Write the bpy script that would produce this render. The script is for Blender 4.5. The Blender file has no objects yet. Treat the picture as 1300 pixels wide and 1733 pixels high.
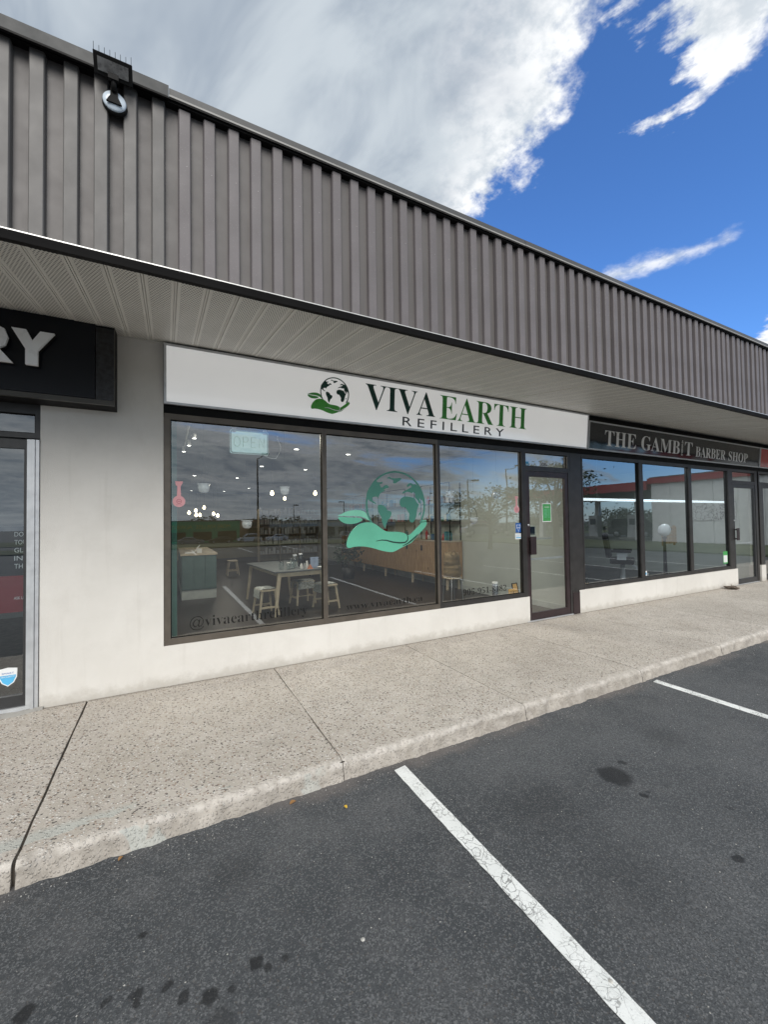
import bpy, bmesh, math, random
from mathutils import Vector, Matrix, noise
random.seed(7)
R = math.radians
sc = bpy.context.scene
COL = sc.collection

# ---------------------------------------------------------------- camera
cam = bpy.data.cameras.new('camera'); cam_o = bpy.data.objects.new('camera', cam); COL.objects.link(cam_o)
cam.sensor_fit = 'HORIZONTAL'; cam.sensor_width = 36.0; cam.lens = 36*693.0/1300
cam.clip_start = .05; cam.clip_end = 3000
YAW, PIT, ROL = .4868, .0245, -.0145
_r = Vector((math.cos(YAW), -math.sin(YAW), 0)); _f = Vector((math.sin(YAW), math.cos(YAW), 0)); _u = Vector((0, 0, 1))
f2 = _f*math.cos(PIT)+_u*math.sin(PIT); u2 = _u*math.cos(PIT)-_f*math.sin(PIT)
r3 = _r*math.cos(ROL)+u2*math.sin(ROL); u3 = u2*math.cos(ROL)-_r*math.sin(ROL)
mw = Matrix((r3, u3, -f2)).transposed().to_4x4(); mw.translation = Vector((0, -4.6, 1.58))
cam_o.matrix_world = mw
sc.camera = cam_o

# ---------------------------------------------------------------- node helper
class NT:
    def __init__(s, tree):
        s.t = tree; s.n = tree.nodes; s.l = tree.links
    def _set(s, sock, v):
        if isinstance(v, bpy.types.NodeSocket): s.l.new(v, sock)
        elif isinstance(v, (tuple, list)) and len(v) == 3 and sock.type == 'RGBA': sock.default_value = (*v, 1)
        else: sock.default_value = v
    def node(s, typ, props=None, out=0, **ins):
        n = s.n.new(typ)
        for k, v in (props or {}).items(): setattr(n, k, v)
        for k, v in ins.items():
            key = int(k[1:]) if k[0] == 'i' and k[1:].isdigit() else k
            s._set(n.inputs[key], v)
        return n.outputs[out]
    def m(s, op, a, b=0.0, c=0.0, clamp=False):
        return s.node('ShaderNodeMath', {'operation': op, 'use_clamp': clamp}, i0=a, i1=b, i2=c)
    def add(s, a, b): return s.m('ADD', a, b)
    def sub(s, a, b): return s.m('SUBTRACT', a, b)
    def mul(s, a, b): return s.m('MULTIPLY', a, b)
    def ss(s, v, a, b):   # smooth step a->b to 0..1
        return s.node('ShaderNodeMapRange', {'interpolation_type': 'SMOOTHSTEP'}, i0=v, i1=a, i2=b, i3=0.0, i4=1.0)
    def mr(s, v, a, b, c, d): return s.node('ShaderNodeMapRange', i0=v, i1=a, i2=b, i3=c, i4=d)
    def mix(s, f, a, b):
        n = s.n.new('ShaderNodeMix'); n.data_type = 'RGBA'
        s._set(n.inputs[0], f); s._set(n.inputs[6], a); s._set(n.inputs[7], b); return n.outputs[2]
    def obj(s): return s.node('ShaderNodeTexCoord', out=3)
    def xyz(s, v):
        n = s.n.new('ShaderNodeSeparateXYZ'); s.l.new(v, n.inputs[0]); return n.outputs[0], n.outputs[1], n.outputs[2]
    def comb(s, x, y, z): return s.node('ShaderNodeCombineXYZ', i0=x, i1=y, i2=z)
    def noise(s, v, scale, detail=3.0, rough=.55, out=0, dist=0.0):
        return s.node('ShaderNodeTexNoise', out=out, Vector=v, Scale=scale, Detail=detail, Roughness=rough, Distortion=dist)
    def vor(s, v, scale, feature='F1', out='Distance', rnd=1.0):
        n = s.n.new('ShaderNodeTexVoronoi'); n.feature = feature
        s.l.new(v, n.inputs['Vector']); n.inputs['Scale'].default_value = scale
        n.inputs['Randomness'].default_value = rnd
        return n.outputs[out]
    def bump(s, h, strength=.3, dist=.01):
        return s.node('ShaderNodeBump', Height=h, Strength=strength, Distance=dist)

# ---------------------------------------------------------------- world: sky with procedural clouds
SUN_EL, SUN_AZ = R(38), R(198)       # azimuth measured clockwise from +Y
world = bpy.data.worlds.new('World'); sc.world = world; world.use_nodes = True
w = NT(world.node_tree)
bg = world.node_tree.nodes['Background']
sky = w.node('ShaderNodeTexSky', {'sky_type': 'NISHITA', 'sun_disc': False, 'sun_elevation': SUN_EL, 'sun_rotation': SUN_AZ,
                                  'air_density': 1.0, 'dust_density': .15, 'ozone_density': 3.0})
gen = w.node('ShaderNodeTexCoord', out=0)
dx, dy, dz = w.xyz(gen)
dzc = w.add(w.m('MAXIMUM', dz, 0.0), .10)
px = w.m('DIVIDE', dx, dzc); py = w.m('DIVIDE', dy, dzc)
p = w.comb(px, py, 0.0)
# turbulence that warps the coordinates and fluffs the edges
n1 = w.noise(p, 2.6, 7.0, .60, dist=.25)
n2 = w.noise(p, 9.0, 5.0, .62)
n3 = w.noise(p, 30.0, 4.0, .6)
fl = w.add(w.add(w.mul(w.sub(n1, .5), .85), w.mul(w.sub(n2, .5), .36)), w.mul(w.sub(n3, .5), .10))
# big bank overhead-left
sA = w.sub(w.add(.585, w.mul(py, .235)), px)
# streaky fringe at the top right
stretch = w.comb(w.add(w.mul(px, 4.2), w.mul(py, 1.6)), w.mul(py, 1.7), 3.0)
st = w.noise(stretch, 2.3, 6.0, .62)
sB = w.m('MINIMUM', w.sub(w.add(.405, w.mul(w.sub(st, .5), .40)), py), w.sub(.99, px))
bank = w.m('MAXIMUM', sA, sB)
# thin wisp (segment) and small cumulus low on the right
def seg(ax, ay, bx, by):
    vx, vy = bx-ax, by-ay; L2 = vx*vx+vy*vy
    t = w.m('DIVIDE', w.add(w.mul(w.sub(px, ax), vx), w.mul(w.sub(py, ay), vy)), L2, clamp=True)
    qx = w.sub(w.sub(px, ax), w.mul(t, vx)); qy = w.sub(w.sub(py, ay), w.mul(t, vy))
    return w.m('SQRT', w.add(w.mul(qx, qx), w.mul(qy, qy)))
s2 = w.sub(.015, seg(1.335, .85, 1.47, .575))
s3 = w.sub(.16, seg(2.12, .52, 2.6, .80))
front = w.ss(py, -.25, .05)
# sky behind the photographer: broken stratocumulus, opening towards +x
pb = w.comb(w.mul(px, .55), w.mul(py, 1.25), 7.0)
nb = w.noise(pb, 1.5, 8.0, .60, dist=.35)
ca = w.add(w.mul(w.sub(nb, .5), 2.2), w.mr(px, .8, 5.0, .46, -.28))
d_front = w.add(w.m('MAXIMUM', bank, w.m('MAXIMUM', s3, -9.0)), w.mul(fl, .55))
d_wisp = w.add(w.add(s2, .01), w.mul(fl, .26))
dens_f = w.ss(d_front, -.02, .055)
dens_w = w.mul(w.ss(d_wisp, -.03, .06), .85)
dens_b = w.ss(ca, -.22, .25)
front_d = w.m('MAXIMUM', dens_f, dens_w)
dens = w.add(w.mul(front_d, front), w.mul(dens_b, w.sub(1.0, front)))
# thickness decides grey belly or bright edge
thick = w.ss(w.add(w.m('MAXIMUM', sA, w.mul(sB, .7)), w.mul(w.sub(n1, .5), .50)), .01, .26)
tb = w.ss(w.add(w.sub(nb, .5), w.mul(w.sub(n2, .5), .7)), -.22, .14)
thick = w.add(w.mul(thick, front), w.mul(tb, w.sub(1.0, front)))
soft = w.noise(w.comb(w.add(w.mul(px, 1.5), w.mul(py, .5)), w.mul(py, .8), 11.0), 2.6, 5.0, .55, dist=.5)
belly = w.mix(w.ss(soft, .36, .64), (2.5, 2.95, 3.55), (4.2, 4.65, 5.05))
edge = w.mix(w.ss(w.add(w.mul(n2, .6), w.mul(n3, .4)), .38, .58), (4.9, 5.3, 5.7), (7.3, 7.4, 7.5))
ccol = w.mix(thick, edge, belly)
# horizon veil
hz = w.ss(dz, .16, 0.0)
blue = w.node('ShaderNodeMix', {'data_type': 'RGBA', 'blend_type': 'MULTIPLY'}, out=2, i0=1.0, i6=sky, i7=(.66, 1.03, 1.50, 1))
skyc = w.mix(dens, blue, ccol)
skyc = w.mix(w.mul(hz, .45), skyc, (5.2, 5.7, 6.2))
world.node_tree.links.new(skyc, bg.inputs[0]); bg.inputs[1].default_value = .1

# ---------------------------------------------------------------- sun behind thin cloud
sl = bpy.data.lights.new('sun', 'SUN'); sl.energy = 2.1; sl.angle = R(42); sl.color = (1.0, .96, .90)
so = bpy.data.objects.new('sun', sl); COL.objects.link(so)
sd = Vector((math.sin(SUN_AZ)*math.cos(SUN_EL), math.cos(SUN_AZ)*math.cos(SUN_EL), math.sin(SUN_EL)))
so.rotation_euler = sd.to_track_quat('Z', 'Y').to_euler(); so.location = sd*60
sc.view_settings.view_transform = 'Standard'; sc.view_settings.look = 'None'
sc.view_settings.exposure = .55; sc.view_settings.gamma = 1.0
sc.cycles.max_bounces = 10; sc.cycles.transparent_max_bounces = 16

# ---------------------------------------------------------------- materials
def new_mat(name):
    m = bpy.data.materials.new(name); m.use_nodes = True
    return m, NT(m.node_tree), m.node_tree.nodes['Principled BSDF']
def simple(name, col, rough=.5, metal=0.0, var=.12, vscale=3.0, bump=0.0, bscale=60.0, spec=.5, speck=None):
    m, t, b = new_mat(name)
    v = t.obj()
    f = t.noise(v, vscale, 4.0)
    lo = tuple(c*(1-var) for c in col); hi = tuple(min(1, c*(1+var)) for c in col)
    c = t.mix(t.ss(f, .3, .7), lo, hi)
    if speck:
        d = t.vor(v, speck[0]); gate = t.ss(t.noise(v, speck[0]*.5, 2.0), .56, .62)
        c = t.mix(t.mul(t.mul(t.ss(d, .16, .08), gate), speck[2]), c, speck[1])
    t._set(b.inputs['Base Color'], c)
    rr = t.mr(t.noise(v, vscale*4, 3.0), .3, .7, max(.02, rough-.06), min(1, rough+.08))
    t._set(b.inputs['Roughness'], rr)
    b.inputs['Metallic'].default_value = metal
    b.inputs['Specular IOR Level'].default_value = spec
    if bump: t._set(b.inputs['Normal'], t.bump(t.noise(v, bscale, 5.0), bump, .004))
    return m
def emit(name, col, s):
    m, t, b = new_mat(name)
    b.inputs['Base Color'].default_value = (*col, 1); b.inputs['Emission Color'].default_value = (*col, 1)
    b.inputs['Emission Strength'].default_value = s
    return m
def glass(name, tint, r0, gain, power=3.0, wob=.0):
    m = bpy.data.materials.new(name); m.use_nodes = True; t = NT(m.node_tree)
    t.n.remove(t.n['Principled BSDF'])
    lw = t.node('ShaderNodeLayerWeight', out=1, Blend=.5)   # facing: 0 head-on, 1 grazing
    fac = t.add(r0, t.mul(t.m('POWER', lw, power), gain))
    tr = t.node('ShaderNodeBsdfTransparent', Color=(*tint, 1))
    ins = dict(Color=(.95, .98, 1.0, 1), Roughness=.0)
    if wob:
        v = t.obj(); ins['Normal'] = t.bump(t.noise(v, 1.6, 1.0), wob, .02)
    gl = t.node('ShaderNodeBsdfGlossy', **ins)
    mx = t.n.new('ShaderNodeMixShader'); t._set(mx.inputs[0], fac); t.l.new(tr, mx.inputs[1]); t.l.new(gl, mx.inputs[2])
    t.l.new(mx.outputs[0], t.n['Material Output'].inputs[0])
    return m
M = {}
M['glass'] = glass('shop_glass', (.84, .87, .85), .20, .75, 3.0, .04)
M['glass_dark'] = glass('tinted_shop_glass', (.68, .74, .76), .21, .75, 3.0, .04)
M['clear'] = glass('clear_glass', (.88, .92, .92), .08, .8, 4.0)
pass

def asphalt():
    m, t, b = new_mat('asphalt'); v = t.obj()
    big = t.noise(v, .55, 5.0, .6); mid = t.noise(v, 3.5, 5.0, .65); fine = t.noise(v, 85.0, 5.0, .78)
    c = t.mix(t.ss(big, .38, .62), (.056, .062, .068), (.104, .110, .116))
    lane = t.noise(t.comb(t.mul(t.xyz(v)[0], .35), t.mul(t.xyz(v)[1], 2.6), 2.0), 1.3, 5.0, .6)
    c = t.mix(t.mul(t.ss(lane, .44, .62), .35), c, (.050, .055, .060))
    c = t.mix(t.mul(t.ss(mid, .45, .70), .6), c, (.122, .124, .128))
    c = t.mix(t.mul(t.ss(fine, .46, .60), .75), c, (.046, .049, .053))
    vw = t.node('ShaderNodeVectorMath', {'operation': 'ADD'}, i0=v, i1=t.node('ShaderNodeVectorMath', {'operation': 'SCALE'}, i0=t.noise(v, 90.0, 3.0, out=1), Scale=.006))
    cell = t.vor(vw, 170.0, out='Color'); dist = t.vor(vw, 170.0)
    cr, cg, cb = t.xyz(cell)
    c = t.mix(t.mul(t.ss(cr, .60, .95), .6), c, (.21, .215, .22))
    c = t.mix(t.mul(t.mul(t.ss(cg, .965, .99), t.ss(dist, .40, .2)), t.ss(t.noise(v, 2.2, 3.0), .40, .62)), c, (.36, .36, .345))
    c = t.mix(t.mul(t.ss(cb, .97, .99), .35), c, (.14, .11, .085))
    x, y, z = t.xyz(v)
    # crumbling, paler strip with washed-out sand along the kerb
    nk = t.noise(v, 6.0, 5.0, .7)
    kerb = t.mul(t.ss(t.add(y, t.mul(t.sub(nk, .5), .28)), -2.20, -2.08), t.ss(t.noise(v, 1.3, 3.0), .40, .62))
    c = t.mix(t.mul(kerb, .6), c, (.20, .175, .16))
    # oil drips
    vv = t.node('ShaderNodeVectorMath', {'operation': 'ADD'}, i0=v, i1=t.node('ShaderNodeVectorMath', {'operation': 'SCALE'}, i0=t.node('ShaderNodeVectorMath', {'operation': 'SUBTRACT'}, i0=t.noise(v, 22.0, 4.0, out=1), i1=(.5, .5, .5)), Scale=.055))
    spots = [(2.615, -2.87, .105, .9), (2.80, -2.80, .028, .8), (2.585, -3.075, .022, .9), (2.64, -3.07, .015, .8), (2.79, -3.09, .012, .6), (2.51, -3.575, .032, .9),
             (.305, -2.915, .03, .95), (.34, -2.955, .018, .8), (-.003, -2.842, .02, .9), (-.1, -2.817, .026, .9), (.127, -2.95, .034, .95), (.05, -2.905, .02, .85),
             (-.2, -2.79, .018, .8), (-.105, -2.85, .018, .9), (-.092, -2.58, .017, .9), (.21, -2.965, .014, .8), (-.446, -2.70, .03, .95), (.405, -2.95, .015, .8),
             (2.52, -2.76, .016, .5), (.30, -2.45, .16, .28), (2.9, -3.38, .02, .5), (1.95, -2.85, .35, .30), (3.4, -2.75, .2, .35), (1.95, -3.4, .4, .25), (.15, -3.05, .05, .5), (4.0, -4.2, .2, .5), (7.3, -3.0, .15, .6)]
    tot = None
    for (sx, sy, r, k) in spots:
        d = t.node('ShaderNodeVectorMath', {'operation': 'DISTANCE'}, out=1, i0=vv, i1=(sx, sy, -.12))
        a = t.mul(t.ss(d, r*1.18, r*.74 if r < .15 else 0.0), k*.88)
        tot = a if tot is None else t.m('MAXIMUM', tot, a)
    fg = t.noise(v, 260.0, 3.0, .8)
    c = t.mix(t.mul(t.ss(fg, .50, .72), .45), c, (.19, .20, .205))
    c = t.mix(t.mul(t.ss(fg, .46, .30), .5), c, (.03, .032, .035))
    c = t.mix(tot, c, (.012, .013, .015))
    # scuffs
    sc_ = t.noise(t.comb(t.mul(x, 1.0), t.mul(y, 9.0), 0.0), 2.2, 5.0, .7)
    c = t.mix(t.mul(t.ss(sc_, .63, .74), .22), c, (.16, .16, .16))
    t._set(b.inputs['Base Color'], c)
    t._set(b.inputs['Roughness'], t.mr(tot, 0.0, 1.0, .86, .62)); b.inputs['Specular IOR Level'].default_value = .35
    h = t.add(t.mul(dist, .35), t.mul(t.noise(v, 130.0, 5.0, .75), 1.4))
    t._set(b.inputs['Normal'], t.bump(h, .8, .006))
    return m
M['asphalt'] = asphalt()
def grassland():
    m, t, b = new_mat('far_ground'); v = t.obj()
    x, y, z = t.xyz(v)
    g = t.mix(t.ss(t.noise(v, .8, 5.0, .7), .3, .7), (.045, .065, .022), (.085, .095, .035))
    t._set(b.inputs['Base Color'], g); b.inputs['Roughness'].default_value = .9
    t._set(b.inputs['Normal'], t.bump(t.noise(v, 18.0, 4.0), .8, .05))
    return m
M['grass'] = grassland()
def aggregate():
    m, t, b = new_mat('exposed_aggregate_concrete'); v = t.node('ShaderNodeNewGeometry', out=0)
    cell = t.vor(v, 68.0, out='Color'); dist = t.vor(v, 68.0)
    cr, cg, cb = t.xyz(cell)
    big = t.noise(v, .9, 5.0, .65); mid = t.noise(v, 6.0, 5.0, .6)
    mort = t.mix(t.ss(big, .3, .7), (.41, .373, .325), (.54, .50, .445))
    mort = t.mix(t.mul(t.ss(mid, .42, .7), .35), mort, (.62, .575, .53))
    st = t.mix(t.ss(cr, .2, .8), (.24, .195, .17), (.62, .565, .52))
    st = t.mix(t.ss(cg, .78, .82), st, (.72, .70, .66))
    st = t.mix(t.ss(cb, .89, .93), st, (.13, .12, .11))
    st = t.mix(t.mul(t.ss(cg, .18, .1), .7), st, (.33, .22, .15))
    stone = t.mul(t.ss(t.add(dist, t.mul(t.sub(t.noise(v, 240.0, 2.0), .5), .25)), .52, .36), t.ss(cr, .18, .24))
    c = t.mix(stone, mort, st)
    x, y, z = t.xyz(v)
    # worn, smoother and paler repaired nose along the kerb, dirt against the wall
    nose = t.ss(t.add(y, t.mul(t.sub(mid, .5), .10)), -1.955, -2.01)
    c = t.mix(t.mul(nose, .75), c, t.mix(t.ss(t.noise(v, 14.0, 5.0, .7), .35, .65), (.40, .37, .33), (.64, .60, .55)))
    face = t.ss(t.add(z, t.mul(t.sub(mid, .5), .03)), -.022, -.05)
    c = t.mix(t.mul(face, .7), c, t.mix(t.ss(t.noise(v, 11.0, 5.0, .7), .35, .65), (.28, .25, .215), (.46, .42, .37)))
    c = t.mix(t.mul(t.node('ShaderNodeObjectInfo', out=5), .30), c, t.mix(.5, c, (.28, .25, .21)))
    patch_n = t.noise(t.comb(t.mul(x, .8), t.mul(y, 3.0), 0.0), 1.5, 4.0, .6)
    patch = t.mul(t.ss(patch_n, .53, .545), t.mul(t.ss(y, -1.80, -1.86), t.ss(x, 1.2, .6)))
    c = t.mix(t.mul(patch, .8), c, (.46, .475, .44))
    gr = t.noise(v, 170.0, 4.0, .8)
    c = t.mix(t.mul(t.ss(gr, .54, .72), .40), c, (.70, .67, .61)); c = t.mix(t.mul(t.ss(gr, .46, .30), .45), c, (.16, .145, .125))
    wall = t.ss(t.add(y, t.mul(t.sub(mid, .5), .06)), -.07, -.01)
    c = t.mix(t.mul(wall, .6), c, (.16, .145, .125))
    dirt = t.ss(t.noise(v, 1.7, 6.0, .7), .52, .75)
    c = t.mix(t.mul(dirt, .35), c, (.19, .165, .14))
    t._set(b.inputs['Base Color'], c); b.inputs['Roughness'].default_value = .88; b.inputs['Specular IOR Level'].default_value = .3
    h = t.add(t.mul(t.mul(t.ss(dist, .55, .15), stone), .8), t.mul(t.noise(v, 220.0, 3.0), .5))
    t._set(b.inputs['Normal'], t.bump(h, .9, .006))
    return m
M['slab'] = aggregate()
M['joint'] = simple('joint_dirt', (.045, .038, .030), .95, var=.4, vscale=12, bump=.5)
def paint_line():
    m, t, b = new_mat('worn_white_line_paint'); v = t.obj()
    ve = t.node('ShaderNodeVectorMath', {'operation': 'ADD'}, i0=v, i1=t.node('ShaderNodeVectorMath', {'operation': 'SCALE'}, i0=t.noise(v, 9.0, 3.0, out=1), Scale=.12))
    crack = t.mul(t.ss(t.vor(ve, 16.0, 'DISTANCE_TO_EDGE'), .035, .008), t.ss(t.noise(v, 5.0, 3.0), .36, .56))
    crack2 = t.mul(t.ss(t.vor(ve, 42.0, 'DISTANCE_TO_EDGE'), .05, .01), t.ss(t.noise(v, 7.0, 3.0), .48, .62))
    pit = t.ss(t.noise(v, 150.0, 4.0, .75), .60, .68)
    crack = t.mul(crack, .75)
    k = t.m('MAXIMUM', t.m('MAXIMUM', crack, t.mul(crack2, .7)), t.mul(pit, .75))
    c = t.mix(t.ss(t.noise(v, 4.0, 5.0), .3, .7), (.72, .74, .72), (.84, .855, .84))
    c = t.mix(k, c, (.10, .10, .10))
    t._set(b.inputs['Base Color'], c); b.inputs['Roughness'].default_value = .7
    t._set(b.inputs['Normal'], t.bump(t.add(t.mul(t.noise(v, 140.0, 4.0), .6), t.mul(k, -.6)), .6, .003))
    return m
M['line'] = paint_line()
def stucco():
    m, t, b = new_mat('painted_stucco'); v = t.obj()
    c = t.mix(t.ss(t.noise(v, 1.1, 5.0, .6), .3, .7), (.66, .64, .60), (.73, .71, .67))
    x, y, z = t.xyz(v)
    n = t.noise(v, 7.0, 5.0, .7)
    base = t.ss(t.add(z, t.mul(t.sub(n, .5), .22)), .13, .0)
    c = t.mix(t.mul(base, .45), c, (.32, .29, .24))
    pt = t.noise(v, 2.6, 5.0, .65)
    c = t.mix(t.mul(t.ss(pt, .48, .64), .12), c, (.50, .475, .43))
    streak = t.ss(t.noise(t.comb(t.mul(x, 11.0), 0.0, t.mul(z, .9)), 1.0, 4.0, .6), .56, .74)
    c = t.mix(t.mul(streak, .10), c, (.36, .33, .28))
    sp = t.ss(t.noise(v, 26.0, 3.0, .7), .70, .76)
    c = t.mix(t.mul(sp, .35), c, (.40, .38, .34))
    t._set(b.inputs['Base Color'], c); b.inputs['Roughness'].default_value = .9; b.inputs['Specular IOR Level'].default_value = .2
    h = t.add(t.noise(v, 150.0, 4.0, .7), t.mul(t.noise(v, 9.0, 4.0), 1.2))
    t._set(b.inputs['Normal'], t.bump(h, .5, .006))
    return m
M['stucco'] = stucco()
def metal_clad(name, a, bcol, speck):
    m, t, b = new_mat(name); v = t.obj()
    x, y, z = t.xyz(v)
    info = t.node('ShaderNodeObjectInfo', out=5)
    c = t.mix(t.ss(t.noise(v, 1.8, 4.0), .3, .7), a, bcol)
    c = t.mix(t.mul(info, .35), c, tuple(q*.80 for q in a))
    streak = t.ss(t.noise(t.comb(t.mul(x, 30.0), t.mul(y, 30.0), t.mul(z, .7)), 1.0, 4.0, .6), .5, .75)
    c = t.mix(t.mul(streak, .22), c, tuple(q*.62 for q in a))
    if speck:
        d = t.vor(v, 38.0); cc = t.xyz(t.vor(v, 38.0, out='Color'))[0]
        c = t.mix(t.mul(t.mul(t.ss(d, .13, .07), t.ss(cc, .72, .78)), .8), c, (.42, .40, .40))
        d2 = t.vor(v, 120.0); c2 = t.xyz(t.vor(v, 120.0, out='Color'))[0]
        c = t.mix(t.mul(t.mul(t.ss(d2, .3, .15), t.ss(c2, .80, .85)), .3), c, (.38, .36, .36))
    t._set(b.inputs['Base Color'], c)
    t._set(b.inputs['Roughness'], t.mr(t.noise(v, 9.0, 4.0), .3, .7, .48, .58)); b.inputs['Specular IOR Level'].default_value = .5
    t._set(b.inputs['Normal'], t.bump(t.noise(v, 3.0, 2.0), .03, .01))
    return m
M['clad_new'] = metal_clad('taupe_cladding', (.122, .116, .112), (.140, .133, .129), False)
M['clad'] = metal_clad('weathered_mauve_cladding', (.134, .121, .125), (.166, .150, .155), True)
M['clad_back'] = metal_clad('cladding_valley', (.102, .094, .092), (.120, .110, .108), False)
M['cap'] = simple('parapet_cap_grey', (.024, .026, .027), .55, .0, var=.15, vscale=2)
M['cap_light'] = simple('parapet_cap_weathered', (.062, .062, .062), .5, .0, var=.2, vscale=2)
M['hem'] = simple('bright_aluminium_hem', (.62, .62, .60), .35, .4, var=.1)
M['cap_hem'] = simple('dull_cap_hem', (.30, .295, .28), .5)
M['trim_dark'] = simple('dark_brown_trim', (.008, .0075, .0075), .6, spec=.15, var=.2)
def soffit():
    m, t, b = new_mat('perforated_soffit'); v = t.obj(); x, y, z = t.xyz(v)
    c = t.mix(t.ss(t.noise(v, 2.0, 4.0), .3, .7), (.62, .605, .56), (.70, .685, .64))
    row = t.m('FLOOR', t.m('DIVIDE', y, .0250))
    odd = t.mul(t.m('MODULO', t.m('ABSOLUTE', row), 2.0), .5)
    u = t.m('FRACT', t.add(t.m('DIVIDE', x, .0195), odd)); vv = t.m('FRACT', t.m('DIVIDE', y, .0250))
    du = t.mul(t.sub(u, .5), .0195); dv = t.mul(t.sub(vv, .5), .0250)
    d = t.m('SQRT', t.add(t.mul(du, du), t.mul(dv, dv)))
    hole = t.mul(t.ss(d, .0066, .0050), t.mul(t.ss(x, .020, .022), t.ss(x, .156, .154)))
    c = t.mix(hole, c, (.03, .03, .03))
    t._set(b.inputs['Base Color'], c); b.inputs['Roughness'].default_value = .45
    t._set(b.inputs['Normal'], t.bump(t.mul(hole, -1.0), .4, .003))
    return m
M['soffit'] = soffit()
M['bronze'] = simple('bronze_anodised_frame', (.125, .108, .090), .38, .35, var=.12, vscale=6)  # lighter copy for the left frames, sunlight put into the colour
M['bronze_dark'] = simple('dark_bronze_frame', (.050, .047, .046), .36, .35, var=.15, vscale=6)
M['maroon'] = simple('dark_maroon_brown_paint', (.034, .022, .024), .35, .1, var=.2, vscale=6)
M['black'] = simple('black_rubber', (.010, .010, .010), .7, spec=.2)
M['charcoal'] = simple('charcoal_frame', (.035, .036, .038), .4, .1)
M['silver'] = simple('mill_aluminium', (.58, .60, .62), .35, .45, var=.08, vscale=8)
def sign_face(name, col, gl=.12, wob=.0, var=.03, em=0):
    m, t, b = new_mat(name); v = t.obj()
    c = t.mix(t.ss(t.noise(v, 1.5, 3.0), .3, .7), tuple(q*(1-var) for q in col), tuple(min(1, q*(1+var)) for q in col))
    t._set(b.inputs['Base Color'], c); b.inputs['Roughness'].default_value = gl; b.inputs['Specular IOR Level'].default_value = .25 if gl > .25 else .8
    if wob: t._set(b.inputs['Normal'], t.bump(t.noise(v, 1.7, 1.0, dist=.2), wob, .06))
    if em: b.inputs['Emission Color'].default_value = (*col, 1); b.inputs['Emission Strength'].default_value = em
    return m
M['sign_white'] = sign_face('white_acrylic_sign_face', (.80, .80, .79), .10, em=.27)  # faint glow added to lift the face under the overhang
M['sign_navy'] = sign_face('black_acrylic_sign_face', (.010, .013, .018), .09, .16)
M['sign_black'] = sign_face('satin_black_sign_face', (.006, .008, .012), .30, .05)
M['sign_red'] = sign_face('red_acrylic_sign_face', (.50, .035, .04), .12, .2)
M['letter_white'] = simple('white_letter', (.88, .90, .92), .3, var=.03)
M['letter_pale'] = simple('pale_vinyl_letter', (.80, .81, .81), .3, var=.04)
M['forest'] = simple('forest_green_vinyl', (.006, .055, .042), .3, var=.05)
M['leaf_green'] = simple('leaf_green_vinyl', (.06, .34, .07), .3, var=.06)
M['hand_green'] = simple('bright_green_vinyl', (.07, .40, .05), .3, var=.06)
M['ink'] = simple('dark_ink', (.015, .02, .03), .35, var=.05)
M['mint'] = simple('mint_vinyl', (.13, .48, .33), .35, var=.05)
M['mint_pale'] = simple('pale_mint_vinyl', (.22, .60, .44), .35, var=.05)
M['teal_vinyl'] = simple('teal_vinyl', (.06, .22, .17), .35, var=.05)
M['dark_gap'] = simple('dark_vinyl_line', (.02, .05, .04), .4)
M['black_vinyl'] = simple('black_vinyl_letter', (.008, .008, .008), .3)
M['acrylic'] = simple('frosted_pale_acrylic', (.60, .78, .78), .3)
M['acrylic'].node_tree.nodes['Principled BSDF'].inputs['Emission Color'].default_value = (.6, .85, .85, 1); M['acrylic'].node_tree.nodes['Principled BSDF'].inputs['Emission Strength'].default_value = .22  # faint glow added to brighten the board; the sign itself is unlit
M['pink'] = simple('pink_vinyl', (.72, .36, .38), .4, var=.04)
M['pink_dark'] = simple('dark_pink_print', (.40, .12, .15), .4)
M['white'] = simple('white_paint', (.74, .74, .72), .4, var=.04)
M['pot_white'] = simple('white_ceramic', (.80, .82, .84), .15, var=.03)
M['teal_wall'] = simple('teal_wall_paint', (.07, .19, .15), .6, var=.06)
M['counter_green'] = simple('grey_green_counter_paint', (.085, .14, .13), .5, var=.08)
M['birch'] = simple('birch_wood', (.52, .44, .32), .45, var=.10, vscale=9)
M['grey_top'] = simple('grey_table_laminate', (.10, .11, .11), .6, var=.08)
M['wall_grey'] = simple('interior_grey_green_wall', (.50, .53, .49), .7, var=.03)
M['wall_olive'] = simple('olive_beige_wall', (.34, .30, .19), .7, var=.04)
M['ceil'] = simple('interior_ceiling', (.20, .20, .20), .8, var=.05)
M['baseboard'] = simple('pale_baseboard', (.45, .48, .46), .5)
def floorwood():
    m, t, b = new_mat('dark_wood_floor'); v = t.obj(); x, y, z = t.xyz(v)
    pl = t.m('FLOOR', t.m('DIVIDE', x, .13)); s = t.noise(t.comb(pl, 0.0, 0.0), 3.3, 1.0)
    g = t.noise(t.comb(t.mul(x, 14.0), t.mul(y, 1.2), pl), 3.0, 5.0)
    c = t.mix(s, (.014, .010, .008), (.034, .025, .018)); c = t.mix(t.mul(g, .4), c, (.05, .036, .025))
    t._set(b.inputs['Base Color'], c); b.inputs['Roughness'].default_value = .4
    return m
M['floor'] = floorwood()
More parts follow.
